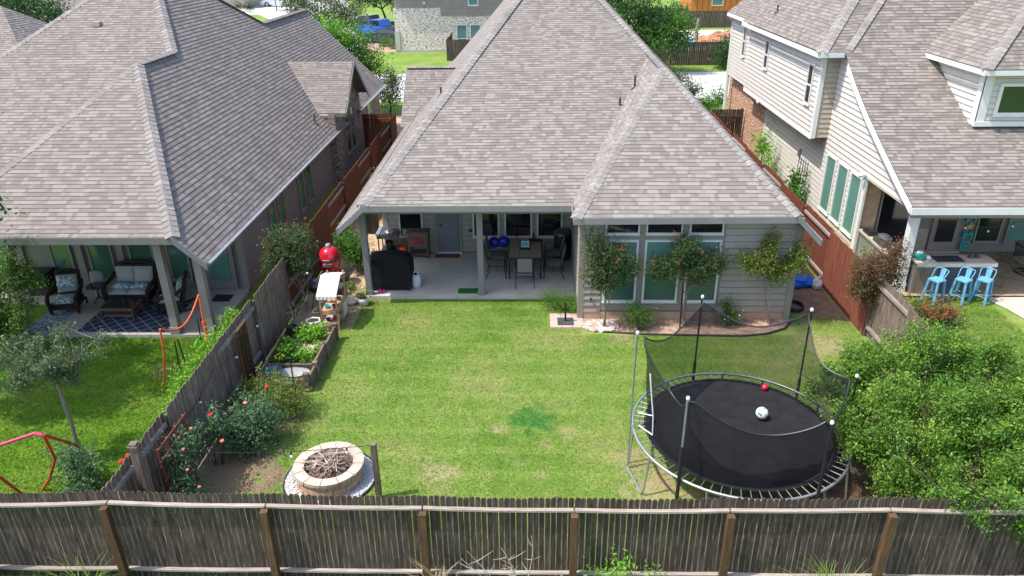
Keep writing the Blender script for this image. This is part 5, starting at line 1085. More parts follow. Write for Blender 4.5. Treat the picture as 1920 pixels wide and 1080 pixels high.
def pot(x, y, r, h, mt, label, z=0, soil=True, name='flower_pot'):
    o = thing(name, label, 'pot', (x,y,z)); m = MB(); m.lathe([(.001,0),(r*.72,0),(r*.95,h*.6),(r,h),(r*.88,h),(r*.84,h*.8)], (x,y,z), 22); m.build('pot_body', M[mt], o, smooth=True)
    m = MB(); m.lathe([(.001,h*.82),(r*.86,h*.82)], (x,y,z), 18); m.build('soil', M['dirtD'], o); return o
pot(-5.8,14.55,.19,.36,'tealPot','round teal ceramic pot at the front corner of the raised bed'); pot(-6.2,14.55,.24,.34,'rock','wide pale pot beside the teal pot in front of the raised bed')
leafcloud('foliage', pot(-4.93,19.3,.17,.24,'wbag','white pot with small leafy plant at the patio corner column'), [(-4.93,19.3,.34,.17,.17,.12),(-5.1,19.35,.3,.1,.1,.1)], 420, .06, M['lfYard'], 91, 6)
m = MB(); m.tube([(-5.52,14.45,0),(-5.52,14.45,1.05)], .018, 6); m.box(-5.6,14.37,0,-5.44,14.53,.03); m.ball((-5.52,14.45,1.07), .035, 8); solo('garden_stake', m, M['black'], 'slim dark metal stake on a square foot in front of the raised bed', 'stake', (-5.52,14.45,0))
m = MB(); pts = [(-6.12,17.62,.38),(-5.98,17.72,.4),(-5.78,17.7,.4),(-5.72,17.55,.38),(-5.82,17.5,.36),(-5.95,17.44,.36),(-6.08,17.5,.37),(-6.12,17.62,.38)]; m.tube(pts, .025, 8)
for x, y in ((-6.1,17.6),(-5.74,17.6),(-5.95,17.45)): m.tube([(x,y,.38),(x,y,0)], .018, 6)
solo('step_stool', m, M['wbag'], 'white wavy topped frame stool behind the raised bed', 'stool', (-5.93,17.6,0))
# play kitchen
K = thing('play_kitchen', 'childs wooden play market stand with white and cream striped canopy on the lawn edge', 'play kitchen', (-5.55,18.3,0)); kx0, kx1, ky0, ky1 = -5.72, -5.28, 17.75, 18.75
for x, y, z in ((kx0,ky0,1.15),(kx1,ky0,1.15),(kx0,ky1,1.35),(kx1,ky1,1.35)): m = MB(); m.box(x-.02,y-.02,0,x+.02,y+.02,z); m.build('leg', M['pine'], K)
for z in (.18,.55): m = MB(); m.box(kx0,ky0,z,kx1,ky1,z+.03); m.build('shelf', M['pine'], K)
m = MB(); m.box(kx0,ky0-.02,.85,kx1,ky0+.01,.88); m.box(kx0,ky0-.02,.48,kx1,ky0+.01,.6); m.box(kx1-.01,ky0,.5,kx1+.02,ky1,.62); m.box(kx1-.01,18.2,.05,kx1+.015,ky1,.5); m.box(kx0,ky1,1.1,kx1,ky1+.03,1.2); m.build('rail', M['pine'], K)
m = MB(); m.box(kx1+.02,18.3,.12,kx1+.035,18.68,.5); m.build('sign_board', M['wbag'], K)
CN = NT('striped_canopy'); sp = CN.add("SeparateXYZ"); CN.l.new(CN.obj(), sp.inputs[0]); w_ = CN.math('FRACT', CN.math('MULTIPLY', sp.outputs[0], 9.5)); CN.fin(CN.ramp(w_, [(.48,(.74,.74,.72)),(.52,(.50,.47,.42))], 'CONSTANT'), .8)
m = MB(); Nn = 12
for i in range(Nn):
    x0 = kx0-.05+(kx1-kx0+.1)*i/Nn; x1 = kx0-.05+(kx1-kx0+.1)*(i+1)/Nn; d = .03*(i % 2); e = .03*((i+1) % 2)
    m.face([(x0,ky0-.12,1.08),(x1,ky0-.12,1.08),(x1,18.28,1.42),(x0,18.28,1.42)]); m.face([(x0,18.28,1.42),(x1,18.28,1.42),(x1,18.85,1.25),(x0,18.85,1.25)]); m.face([(x0,ky0-.12,1.08),(x0,ky0-.125,1.0-d),(x1,ky0-.125,1.0-e),(x1,ky0-.12,1.08)])
m.build('canopy', CN.m, K)
for i, (x, y, z, mt, s, lb) in enumerate(((-5.6,17.95,.64,'turq',.07,'turquoise toy pot on the counter of the play stand'),(-5.4,18.0,.62,'slateB',.08,'grey blue toy pan on the counter of the play stand'),(-5.55,18.3,.62,'orangeN',.06,'orange toy vegetable at the middle of the play stand counter'),(-5.4,18.45,.63,'dgrey',.07,'dark toy bowl at the back of the play stand counter'),(-5.6,17.9,.26,'blueS',.07,'blue toy tub on the low shelf of the play stand'),(-5.42,17.95,.26,'pink',.05,'pink toy cup on the low shelf of the play stand'),(-5.5,18.25,.26,'turq',.08,'turquoise toy basin at the back of the low shelf'),(-5.38,18.15,.25,'wbag',.055,'white toy bowl on the low shelf'))):
    m = MB(); m.lathe([(.001,-s*.6),(s*.8,-s*.6),(s,s*.5),(s*.85,s*.5),(s*.7,-s*.4),(.001,-s*.4)], (x,y,z), 12); m.box(x+s*.8,y-.01,z+s*.3,x+s*1.6,y+.01,z+s*.42); solo('toy_dish', m, M[mt], lb, 'toy', (x,y,z-s*.6), 'toys on the play stand')
# kamado grill
KG = thing('kamado_grill', 'glossy red egg shaped kamado grill with black stand by the left fence', 'grill', (-6.2,20.75,0)); c = (-6.2,20.75,0)
m = MB(); m.lathe([(.001,.42),(.18,.43),(.27,.52),(.31,.68),(.32,.86)], c, 28); m.build('base_shell', M['kred'], KG, smooth=True)
m = MB(); m.lathe([(.325,.87),(.33,.88),(.33,.92),(.325,.93)], c, 28); m.build('metal_band', M['dgrey'], KG)
m = MB(); m.lathe([(.32,.93),(.30,1.05),(.24,1.16),(.14,1.23),(.09,1.245)], c, 28); ld = m.build('lid', M['kred'], KG, smooth=True)
m = MB(); m.lathe([(.09,1.24),(.09,1.3),(.065,1.34),(.001,1.345)], c, 16); m.build('vent_cap', M['metalG'], ld)
m = MB(); m.tube([(-6.3,20.42,.93),(-6.3,20.36,.95),(-6.1,20.36,.95),(-6.1,20.42,.93)], .016, 6); m.build('handle', M['metalG'], KG)
m = MB(); m.box(-6.34,20.38,.72,-6.06,20.46,.8); m.build('front_shelf', M['metalG'], KG)
m = MB()
for a in range(4): m.tube([(c[0]+.25*math.cos(a*1.57+.78), c[1]+.25*math.sin(a*1.57+.78), .72),(c[0]+.33*math.cos(a*1.57+.78), c[1]+.33*math.sin(a*1.57+.78), 0)], .018, 6)
m.tube([(c[0]+.29*math.cos(i*.4), c[1]+.29*math.sin(i*.4), .4) for i in range(17)], .014, 6); m.build('stand', M['black'], KG)
kg = thing('kettle_grill', 'small black kettle grill with silver lid behind the play stand', 'grill', (-6.25,19.3,0)); m = MB(); m.lathe([(.001,.4),(.15,.42),(.24,.52),(.27,.66)], (-6.25,19.3,0), 20); m.build('bowl', M['blackP'], kg, smooth=True); m = MB(); m.lathe([(.275,.67),(.22,.78),(.1,.84),(.001,.85)], (-6.25,19.3,0), 20); m.build('lid', M['dgrey'], kg, smooth=True)
m = MB(); 
for a in range(3): m.tube([(-6.25+.12*math.cos(a*2.1), 19.3+.12*math.sin(a*2.1), .45),(-6.25+.28*math.cos(a*2.1), 19.3+.28*math.sin(a*2.1), 0)], .013, 6)
m.build('leg_frame', M['black'], kg)
m = MB(); m.box(-6.0,19.6,.0,-5.6,20.1,.32); m.box(-5.98,19.62,.32,-5.62,20.08,.36); solo('log_rack', m, M['dgrey'], 'dark low rack on the soil between kamado grill and play stand', 'rack', (-5.8,19.85,0))
m = MB(); m.lathe([(.2,0),(.25,.05),(.26,.12),(.23,.12),(.2,.05),(.001,.04)], (-5.35,19.45,0), 24); solo('shallow_basin', m, M['rock'], 'shallow round basin lying on the soil left of the patio column', 'basin', (-5.35,19.45,0), smooth=True)
# ---------------------------------------------------------------- patio objects (middle house)
def covered_grill():
    o = thing('covered_grill', 'barbecue grill hidden under a black fabric cover at the patio corner column', 'grill', (-4.25,20.35,.1)); m = MB()
    sec = [(-.62,.06,.40),(-.62,.55,.40),(-.56,.82,.36),(-.42,.98,.30),(-.40,1.08,.26)]
    prof = [(-.64,.05),(-.67,.5),(-.66,.92),(-.6,1.04),(-.5,1.1),(-.2,1.13),(.2,1.13),(.5,1.1),(.6,1.03),(.66,.9),(.66,.5),(.62,.05)]
    V = []; K = 9
    for j in range(K):
        v_ = j/(K-1)*2-1; sy = v_*.33; sq = 1-.0*abs(v_); drop = .10*max(0, abs(v_)-.5)/.5
        for i, (x, z) in enumerate(prof):
            V.append((x*(1-.03*abs(v_))+.012*math.sin(j*3+i*2), sy+.015*math.sin(i*2.3+j), max(.05, z-drop*(z > .8))))
    n_ = len(prof); m.mesh(V, [(j*n_+i, j*n_+i+1, (j+1)*n_+i+1, (j+1)*n_+i) for j in range(K-1) for i in range(n_-1)])
    m.mesh(V[:n_], [tuple(range(n_))]); m.mesh(V[-n_:], [tuple(range(n_))[::-1]])
    m.build('cover', M['blackF'], o, world=False, smooth=False)
    for x, y in ((-.5,-.2),(.5,-.2),(-.5,.2),(.5,.2)): w_ = MB(); w_.tube([(x-.02,y,.05),(x+.02,y,.05)], .05, 10); w_.build('wheel', M['black'], o, world=False)
    m = MB(); m.tube([(.52,-.3,.02),(.56,-.38,.08),(.6,-.3,.16)], .02, 6); m.build('strap', M['black'], o, world=False)
covered_grill()
PT = thing('propane_tank', 'white propane tank standing against the right end of the covered grill', 'gas tank', (-3.52,20.35,.1)); m = MB(); m.lathe([(.11,0),(.12,.03),(.155,.08),(.155,.3),(.12,.38),(.05,.4)], (-3.52,20.35,.1), 20); m.build('tank', M['wbag'], PT, smooth=True); m = MB(); m.tube([(-3.6,20.35,.5),(-3.6,20.35,.58),(-3.44,20.35,.58),(-3.44,20.35,.5)], .018, 6); m.build('collar', M['wbag'], PT); m = MB(); m.tube([(-3.52,20.35,.48),(-3.52,20.35,.56)], .03, 6); m.build('valve', M['black'], PT)
m = MB(); m.ball((-4.55,19.93,.15), .07, 10, 0, .25); m.ball((-4.46,19.95,.14), .05, 8, 0, .25); solo('pink_toy', m, M['pink'], 'small bright pink toy on the slab at the foot of the covered grill', 'toy', (-4.5,19.93,.1))
GD = thing('griddle', 'open flat top griddle cart with side shelf and a pan lid, beside the patio window', 'grill', (-4.75,22.85,.1)); m = MB(); m.box(-5.08,22.45,.82,-4.4,23.2,.95); m.box(-5.05,22.48,.95,-4.43,23.17,.97); m.build('griddle_top', M['dgrey'], GD)
m = MB(); m.box(-5.1,22.43,.93,-4.98,23.22,1.0); m.build('side_shelf', M['metalG'], GD)
for x, y in ((-5.04,22.5),(-4.44,22.5),(-5.04,23.15),(-4.44,23.15)): m = MB(); m.box(x-.018,y-.018,.1,x+.018,y+.018,.84); m.build('leg', M['black'], GD)
m = MB(); m.box(-5.02,22.5,.3,-4.46,23.15,.33); m.lathe([(.11,.33),(.12,.6)], (-4.75,22.8,0), 12); m.build('lower_shelf', M['black'], GD)
m = MB(); m.lathe([(.17,0),(.18,.02),(.13,.055),(.05,.06),(.001,.06)], (-4.68,22.7,.972), 24); m.ball((-4.68,22.7,1.05), .03, 8); solo('pan_lid', m, M['metalG'], 'round silver pan lid lying on the flat top griddle', 'lid', (-4.68,22.7,.972), smooth=True)
m = MB(); m.lathe([(.001,0),(.12,0),(.15,.34),(.155,.36),(.14,.36),(.115,.02)], (-4.3,22.75,.1), 20); m.tube([(-4.45,22.75,.42),(-4.3,22.6,.36),(-4.15,22.75,.42)], .006, 5); solo('orange_bucket', m, M['orange'], 'orange plastic bucket on the slab between griddle and rustic cooler', 'bucket', (-4.3,22.75,.1), smooth=True)
CB = thing('cooler_cabinet', 'rustic grey wood cooler cabinet with faded red round emblem, left of the patio door', 'cooler', (-3.75,22.75,.1))
m = MB(); 
for i in range(5): m.box(-4.08,22.52,.52+i*.085,-3.42,22.97,.52+i*.085+.08, uv=uvr())
m.build('chest', M['wood'], CB); m = MB(); m.box(-4.12,22.48,.95,-3.38,23.0,1.0, uv=(.5,.5)); m.box(-3.95,22.55,1.0,-3.5,22.6,1.03, uv=(.5,.5)); m.build('lid', M['wood'], CB)
for x in (-4.05,-3.45):
    for y in (22.55,22.94): m = MB(); m.box(x-.035,y-.035,.1,x+.035,y+.035,.96, uv=uvr()); m.build('leg', M['wood'], CB)
m = MB(); m.box(-4.05,22.55,.2,-3.45,22.95,.24, uv=(.2,.5)); m.build('lower_shelf', M['wood'], CB)
m = MB(); pts = [(-3.75+.17*math.cos(i*.35), 22.508, .72+.11*math.sin(i*.35)) for i in range(19)]; m.tube(pts, .014, 4); m.tube([(-3.75+.1*math.cos(i*.35), 22.508, .72+.07*math.sin(i*.35)) for i in range(19)], .010, 4)
for x in (-3.8,-3.76,-3.70): m.box(x,22.505,.68,x+.015,22.512,.76)
m.box(-3.98,22.505,.7,-3.93,22.512,.73); m.box(-3.57,22.505,.7,-3.52,22.512,.73); m.build('emblem', M['kred'], CB)
def mat_(name, x0, y0, x1, y1, z, mt, label):
    m = MB(); m.box(x0,y0,z,x1,y1,z+.015); solo(name, m, M[mt], label, 'mat', (x0,y0,z))
mat_('doormat', -3.22,22.55,-2.42,22.95,.1,'mat','rust brown doormat in front of the slate blue patio door')
mat_('turf_mat', -2.22,19.85,-1.62,20.2,.1,'turf','small bright green turf mat left of the centre patio column')
def dining_chair():
    o = thing('dining_chair', 'x', 'chair', (0,0,0)); 
    m = MB(); m.box(-.24,-.22,.42,.24,.24,.445); m.build('seat', M['sling'], o, world=False)
    m = MB(); V = [(-.22,.25,.52),(.22,.25,.52),(.21,.36,1.0),(-.21,.36,1.0)]; m.mesh(V+[(x,y+.015,z) for x,y,z in V], [(0,1,2,3),(7,6,5,4),(0,4,5,1),(1,5,6,2),(2,6,7,3),(3,7,4,0)]); m.build('backrest', M['sling'], o, world=False)
    m = MB()
    for s in (-1,1): m.tube([(s*.25,-.24,.43),(s*.25,.2,.43),(s*.25,.27,.55),(s*.24,.37,1.02)], .014, 6)
    m.tube([(-.24,.37,1.02),(.24,.37,1.02)], .014, 6); m.tube([(-.25,-.24,.43),(.25,-.24,.43)], .014, 6); m.tube([(-.25,.0,.25),(.25,.0,.25)], .01, 6); m.build('frame', M['black'], o, world=False)
    for s in (-1,1):
        m = MB(); m.tube([(s*.27,.3,.72),(s*.29,-.1,.68),(s*.28,-.26,.64)], .014, 6); m.build('armrest', M['black'], o, world=False)
        m = MB(); m.tube([(s*.28,-.26,.64),(s*.27,-.25,.4),(s*.28,-.3,.015)], .014, 6); m.build('leg', M['black'], o, world=False)
        m = MB(); m.tube([(s*.25,.2,.43),(s*.27,.22,.25),(s*.28,.34,.015)], .014, 6); m.build('leg', M['black'], o, world=False)
    return o
gc = 'dining chairs around the patio table'; dc = dining_chair()
for i, (x, y, rz, lb) in enumerate(((-.22,20.5,math.pi,'sling dining chair at the near end of the patio table, its back to the camera'),(-.22,22.75,0,'sling dining chair at the far end of the patio table under the windows'),(-1.1,21.15,math.pi/2,'sling dining chair at the near left side of the patio table'),(-1.1,21.95,math.pi/2,'sling dining chair at the far left side of the patio table with blue bags'),(.66,21.15,-math.pi/2,'sling dining chair at the near right side of the patio table'),(.66,21.95,-math.pi/2,'sling dining chair at the far right side of the patio table near the black barrel'))):
    o = dc if i == 0 else dup(dc); o.location = (x,y,.1); o.rotation_euler = (0,0,rz); o['label'] = lb; o['group'] = gc
DT = thing('dining_table', 'patio dining table with three taupe slatted panels and black frame', 'table', (-.22,21.6,.1)); z = .82
for x0, x1, y0, y1 in ((-.72,-.40,20.86,22.4),(-.385,-.065,20.86,21.42),(-.385,-.065,21.7,22.4),(-.05,.28,20.86,22.1)): m = MB(); m.box(x0,y0,z,x1,y1,z+.03); m.build('table_top', M['slat'], DT)
m = MB(); m.box(-.76,20.82,z-.03,.32,20.86,z+.02); m.box(-.76,22.4,z-.03,.32,22.44,z+.02); m.box(-.76,20.86,z-.03,-.72,22.4,z+.02); m.box(.28,20.86,z-.03,.32,22.4,z+.02); m.box(-.72,20.86,z-.035,.28,22.4,z-.01); m.build('frame', M['black'], DT)
for x in (-.7,.26):
    for y in (20.9,22.36): m = MB(); m.tube([(x,y,z),(x,y,.1)], .022, 6); m.build('leg', M['black'], DT)
HB = thing('toy_tote', 'small turquoise and pink framed toy case standing on the patio table', 'toy', (-.22,21.75,.85)); m = MB(); m.box(-.34,21.7,.852,-.1,21.73,.87); m.box(-.34,21.7,.87,-.32,21.73,1.02); m.box(-.12,21.7,.87,-.1,21.73,1.02); m.box(-.34,21.7,1.02,-.1,21.73,1.04); m.build('frame', M['wbag'], HB); m = MB(); m.box(-.32,21.705,.87,-.12,21.725,1.02); m.build('panel', M['turq'], HB); m = MB(); m.tube([(-.3,21.715,1.04),(-.28,21.715,1.12),(-.16,21.715,1.12),(-.14,21.715,1.04)], .022, 6); m.build('handle', M['pink'], HB)
m = MB(); m.ball((-1.22,22.25,.78), .2, 14, 0, .05, (1,.8,.95)); m.ball((-.92,22.25,.8), .2, 14, 0, .05, (1,.8,.95)); m.tube([(-1.1,22.12,.9),(-1.07,22.1,1.02),(-1.03,22.12,.9)], .012, 5); solo('blue_bag', m, M['blueS'], 'pair of glossy deep blue bags resting on the far left dining chair', 'bag', (-1.07,22.25,.6), smooth=True)
BB = thing('black_barrel', 'tall black barrel bin with grey lid in the shaded right corner of the patio', 'bin', (.98,22.55,.1)); m = MB(); m.lathe([(.001,0),(.26,0),(.28,.4),(.27,.86)], (.98,22.55,.1), 22); m.build('barrel', M['blackP'], BB, smooth=True); m = MB(); m.lathe([(.29,.86),(.29,.92),(.2,.98),(.001,1.0)], (.98,22.55,.1), 22); m.build('lid', M['dgrey'], BB, smooth=True)
UB = thing('umbrella_base', 'black umbrella stand with square steel foot on the pink pavers', 'umbrella stand', (.92,18.2,.03)); m = MB(); m.box(.7,18.0,.03,1.14,18.4,.06); m.build('foot', M['dgrey'], UB); m = MB(); m.tube([(.92,18.2,.05),(.92,18.2,.62)], .028, 8); m.build('tube', M['black'], UB)
GP = 'pink pavers under the umbrella stand'
for i in range(3):
    for j in range(2):
        x0 = .5+i*.305; y0 = 17.88+j*.42; m = MB(); m.box(x0,y0,0,x0+.295,y0+.41,.03); o = solo('paver', m, M['paver'], ('left','middle','right')[i]+' paver of the '+('front','back')[j]+' row of pink pavers under the umbrella stand', 'paver', (x0,y0,0), GP)
rr = random.Random(5); m = MB()
RK = MB()
for i in range(330):
    a = rr.uniform(0,6.28); q = math.sqrt(rr.random()); x, y = 1.85+.5*q*math.cos(a), 17.98+.34*q*math.sin(a)
    RK.ball((x,y,.03), rr.uniform(.03,.065), 7, rr.choice((0,0,1,2)), .2, (1.2,.9,.7))
o = RK.build('river_rocks', [M['rock'], M['gravel'], M['stone']], loc=(1.85,17.98,0)); o['kind'] = 'stuff'; tag(o, 'heap of white and tan river rocks around the trunk of the corner crape myrtle', 'rocks')
TB = thing('trash_bin', 'tall dark bin far down the soil side yard, seen past the patio column', 'bin', (-5.8,25.2,0)); m = MB(); m.lathe([(.001,0),(.22,0),(.28,.85),(.3,.86),(.3,.9),(.001,.92)], (-5.8,25.2,0), 18); m.build('barrel', M['blackP'], TB)
m = MB(); m.ball((8.2,20.6,.16), .3, 12, 0, .12, (1.15,.8,.62)); m.ball((7.95,20.5,.1), .2, 10, 0, .15, (1.2,.8,.6)); solo('blue_tarp', m, M['tarp'], 'crumpled bright blue tarp bundle on the soil by the red fence', 'tarp', (8.2,20.6,0))
m = MB(); m.ball((8.58,20.42,.15), .19, 12, 0, .14, (.8,.8,1.0)); m.ball((8.6,20.42,.36), .06, 8, 0, .2); solo('white_bag', m, M['wbag'], 'knotted white plastic bag leaning against the red fence beside the blue tarp', 'bag', (8.58,20.42,0))
m = MB(); 
for k in range(5): m.tube([(7.45+.28*math.cos(i*.45+k), 19.1+.3*math.sin(i*.45+k), .04+.02*k) for i in range(14)], .022, 5)
solo('garden_hose', m, M['black'], 'coiled black hose on the soil beyond the right corner of the middle house', 'hose', (7.45,19.1,0))
m = MB(); m.tube([(8.0,15.9,0),(8.0,15.9,.22)], .012, 6); m.lathe([(.001,.27),(.05,.25),(.03,.2),(.001,.2)], (8.0,15.9,0), 10); solo('path_light', m, M['black'], 'small black garden light stake in the grass above the huge bush', 'garden light', (8.0,15.9,0))
# ---------------------------------------------------------------- left patio objects
mat_('rug', -12.4,17.45,-10.0,19.3,.1,'rug','navy rug with pale lattice pattern under the wicker table of the left porch')
mat_('rug', -13.9,17.35,-13.15,19.0,.1,'rug2','speckled blue rug at the far left end of the left porch')
mat_('doormat', -9.45,19.3,-8.92,19.75,.1,'matK','dark doormat at the glass door of the left porch')
def wicker(name, label, loc, rz, w, cushions, group=None, rocker=False):
    o = thing(name, label, 'sofa' if w > 1 else 'armchair', loc, rz, group); h = w/2
    m = MB(); m.box(-h,-.3,.16,h,.34,.34); V = []
    m.mesh([(-h+.05,.3,.3),(h-.05,.3,.3),(h-.02,.46,.98),(-h+.02,.46,.98),(-h+.05,.38,.3),(h-.05,.38,.3),(h-.02,.54,.98),(-h+.02,.54,.98)], [(0,1,2,3),(7,6,5,4),(0,4,5,1),(1,5,6,2),(2,6,7,3),(3,7,4,0)])
    m.tube([(-h+.02,.5,.96),(-h*.5,.52,1.03),(0,.53,1.05),(h*.5,.52,1.03),(h-.02,.5,.96)], .05, 8); m.build('wicker_frame', M['wick'], o, world=False)
    for s in (-1,1):
        m = MB(); m.tube([(s*h,.44,.75),(s*(h+.04),.2,.62),(s*(h+.05),-.15,.58),(s*(h+.02),-.34,.48),(s*h,-.33,.1)], [.05,.055,.06,.06,.045], 8); m.build('armrest', M['wick'], o, world=False)
        if rocker: m = MB(); m.tube([(s*h,-.5,.08),(s*h,-.2,.02),(s*h,.2,.02),(s*h,.6,.1)], .025, 6); m.build('rocker', M['wick'], o, world=False)
        else:
            for y in (-.28,.4): m = MB(); m.tube([(s*h,y,.2),(s*h,y,0)], .035, 8); m.build('leg', M['wick'], o, world=False)
    n = cushions; cw = (w-.14)/n
    def cushion(x0, x1, y0, y1, z0, z1, tl):
        m = MB(); k = 6; V = []; F = []
        for sd in (0,1):
            for i in range(k+1):
                for j in range(k+1):
                    u_, v_ = i/k, j/k; pf = (1-(2*u_-1)**4)*(1-(2*v_-1)**4); x = x0+(x1-x0)*u_; y = y0+(y1-y0)*v_; z = z0+(z1-z0)*v_*tl
                    th = .02+.055*pf
                    if tl: V.append((x, y-(th if sd else -.01), z))
                    else: V.append((x, y, z0+(th+.04 if sd else 0)))
        q = (k+1)**2
        for i in range(k):
            for j in range(k): a = i*(k+1)+j; F += [(a,a+1,a+k+2,a+k+1), (q+a,q+a+k+1,q+a+k+2,q+a+1)]
        for i in range(k):
            a = i*(k+1); F += [(a,a+k+1,q+a+k+1,q+a)]; a = i*(k+1)+k; F += [(a,q+a,q+a+k+1,a+k+1)]; F += [(i,q+i,q+i+1,i+1)]; a = k*(k+1)+i; F += [(a,a+1,q+a+1,q+a)]
        m.mesh(V, F); return m
    for i in range(n):
        x0 = -h+.07+i*cw; x1 = x0+cw-.01
        cushion(x0,x1,-.3,.26,.34,.44,0).build('seat_cushion', M['cush'] if w > 1 else M['cushP'], o, world=False, smooth=True)
        cushion(x0,x1,.28,.42,.46,.94,1).build('back_cushion', M['cush'], o, world=False, smooth=True)
        if w > 1: cushion(x0+.02,x1-.02,-.1,.2,.45,.52,0).build('throw_pillow', M['cushP'], o, world=False, smooth=True)
        else: cushion(x0+.02,x1-.02,.25,.36,.62,.9,1).build('throw_pillow', M['cushP'], o, world=False, smooth=True)
    return o
wicker('loveseat', 'dark wicker loveseat with grey cushions and blue floral pillows on the left porch', (-11.75,19.35,.1), 0, 1.25, 2)
wicker('wicker_armchair', 'dark wicker armchair with blue floral cushions at the left side of the navy rug', (-13.35,18.75,.1), math.radians(12), .7, 1)
wicker('wicker_armchair', 'dark wicker rocking chair turned sideways behind the porch columns', (-10.35,18.8,.1), math.radians(-70), .66, 1, rocker=True)
CT = thing('coffee_table', 'brown wicker coffee table with glass top on the navy lattice rug', 'table', (-11.6,18.3,.1)); m = MB(); m.box(-12.05,18.05,.42,-11.1,18.65,.5); m.build('table_rim', M['brownW'], CT); m = MB(); m.box(-11.98,18.1,.5,-11.17,18.6,.512); m.build('glass_top', M['glK'], CT); m = MB(); m.box(-11.98,18.12,.2,-11.17,18.58,.28); m.build('shelf', M['brownW'], CT)
for x in (-12.02,-11.13):
    for y in (18.08,18.62): m = MB(); m.tube([(x,y,.45),(x,y,.1)], .022, 6); m.build('leg', M['brownW'], CT)
ST = thing('side_table', 'small round glass topped side table between armchair and loveseat', 'table', (-12.75,19.3,.1)); m = MB(); m.lathe([(.001,.6),(.27,.6),(.28,.615),(.27,.63),(.001,.63)], (-12.75,19.3,0), 22); m.build('table_top', M['glG'], ST)
m = MB(); m.tube([(-12.75,19.3,.6),(-12.75,19.3,.2)], .02, 6)
for a in range(3): m.tube([(-12.75,19.3,.3),(-12.75+.2*math.cos(a*2.1), 19.3+.2*math.sin(a*2.1), .11)], .014, 6)
m.build('leg', M['black'], ST)
m = MB(); m.lathe([(.001,0),(.2,0),(.21,.5),(.19,.75),(.001,.8)], (-12.95,19.75,.1), 18, sy=.5); solo('folded_cushions', m, M['cush'], 'upright pale cushion leaning against the wall behind the round side table', 'cushion', (-12.95,19.75,.1), smooth=True)
m = MB(); m.box(-15.1,19.7,.09,-14.5,20.15,.75); m.box(-15.15,19.65,.75,-14.45,20.2,.82); solo('deck_box', m, M['blackP'], 'black storage box against the left house wall, hidden behind the leafy young tree', 'box', (-14.8,19.9,.09))
# ---------------------------------------------------------------- left yard toys
SN = thing('toy_goal', 'orange pop up toy goal frame with slack net on the left lawn beside the fence', 'goal', (-8.6,15.9,0)); m = MB(); m.tube([(-8.9,15.0,0),(-8.72,15.0,.9),(-8.65,14.95,1.55)], .025, 6); m.build('pole', M['orangeN'], SN); m = MB(); m.tube([(-8.42,16.65,0),(-8.5,16.75,.8)], .05, 8); m.tube([(-8.5,16.75,.8),(-8.55,16.9,1.5)], .022, 6); m.build('pole', M['orangeN'], SN)
m = MB(); m.tube([(-8.65+.1*t_/12, 14.95+1.95*t_/12, 1.55-.05*t_/12-.4*math.sin(math.pi*t_/12)) for t_ in range(13)], .022, 6); m.build('top_band', M['orangeN'], SN)
m = MB(); V = [];
for t_ in range(13):
    for q in range(5): V.append((-8.65+.1*t_/12+.0*q, 14.95+1.95*t_/12, (1.55-.05*t_/12-.4*math.sin(math.pi*t_/12))*(1-q/4)+.02))
m.mesh(V, [(a*5+q,(a+1)*5+q,(a+1)*5+q+1,a*5+q+1) for a in range(12) for q in range(4)])
tn = NT('thin_net'); tn.fin(lin((.05,.05,.05)), .8); tr = tn.add("BsdfTransparent"); ms = tn.add("MixShader"); ms.inputs[0].default_value = .16; tn.l.new(tr.outputs[0], ms.inputs[1]); tn.l.new(tn.b.outputs[0], ms.inputs[2]); tn.l.new(ms.outputs[0], tn.n["Material Output"].inputs[0]); m.build('net', tn.m, SN)
for i, (x, y) in enumerate(((-8.85,15.75),(-8.72,15.85),(-8.75,16.9),(-8.62,17.0))):
    m = MB(); m.tube([(x,y,0),(x-.1*(i%2),y+.05,.75)], .018, 6); m.box(x-.05,y-.05,0,x+.05,y+.05,.03); solo('net_stake', m, M['black'], ('front','rear')[i%2]+' black rod of the '+('near','far')[i//2]+' pair standing between the orange toy goal poles', 'stake', (x,y,0), 'black rods by the toy goal')
SW = thing('swing_frame', 'red tubular swing frame with magenta top bar at the lower left edge', 'swing frame', (-9.6,10.9,0)); ap_ = (-8.95,10.9,1.55)
m = MB(); m.tube([ap_,(-9.2,11.0,1.5),(-10.6,10.2,1.35)], .03, 8); m.build('top_bar', M['pinkFr'], SW)
for pts in ([ap_,(-9.0,11.05,.9),(-9.3,11.1,.35),(-9.6,11.2,0)], [ap_,(-9.0,11.7,.7),(-9.1,12.2,.02)], [(-10.6,10.2,1.35),(-10.1,10.9,.6),(-9.95,11.1,0)], [(-10.6,10.2,1.35),(-11.2,9.9,0)]): m = MB(); m.tube(pts, .028, 8); m.build('leg', M['redFr'], SW)
# ---------------------------------------------------------------- right porch objects
BR = thing('bar_counter', 'outdoor bar with weathered plank top and blue grey panelled front behind the blue stools', 'bar', (12.1,20.1,0)); m = MB()
for i in range(3): m.box(11.05,19.78+i*.205,1.06,13.3,19.78+i*.205+.198,1.12, uv=uvr())
m.build('counter_top', M['counter'], BR); m = MB(); m.box(11.1,19.95,.02,11.75,20.02,1.06); m.build('corrugated_panel', M['corr'], BR); m = MB(); m.box(11.76,19.95,.02,13.15,20.03,1.06); m.box(11.1,20.04,.06,13.15,20.3,1.05); m.build('front_panel', M['slateB'], BR)
m = MB(); m.box(11.05,19.74,1.0,13.3,19.775,1.11); m.build('edge_board', M['metalG'], BR)
SC = thing('side_counter', 'weathered wood side counter with grill along the porch edge, left of the white column', 'counter', (10.8,21.6,0)); m = MB(); m.box(10.6,20.45,.92,11.1,22.95,.98); m.build('counter_top', M['counter'], SC)
m = MB(); m.box(10.66,20.5,.02,11.05,22.9,.92); m.build('cabinet', M['metalG'], SC)
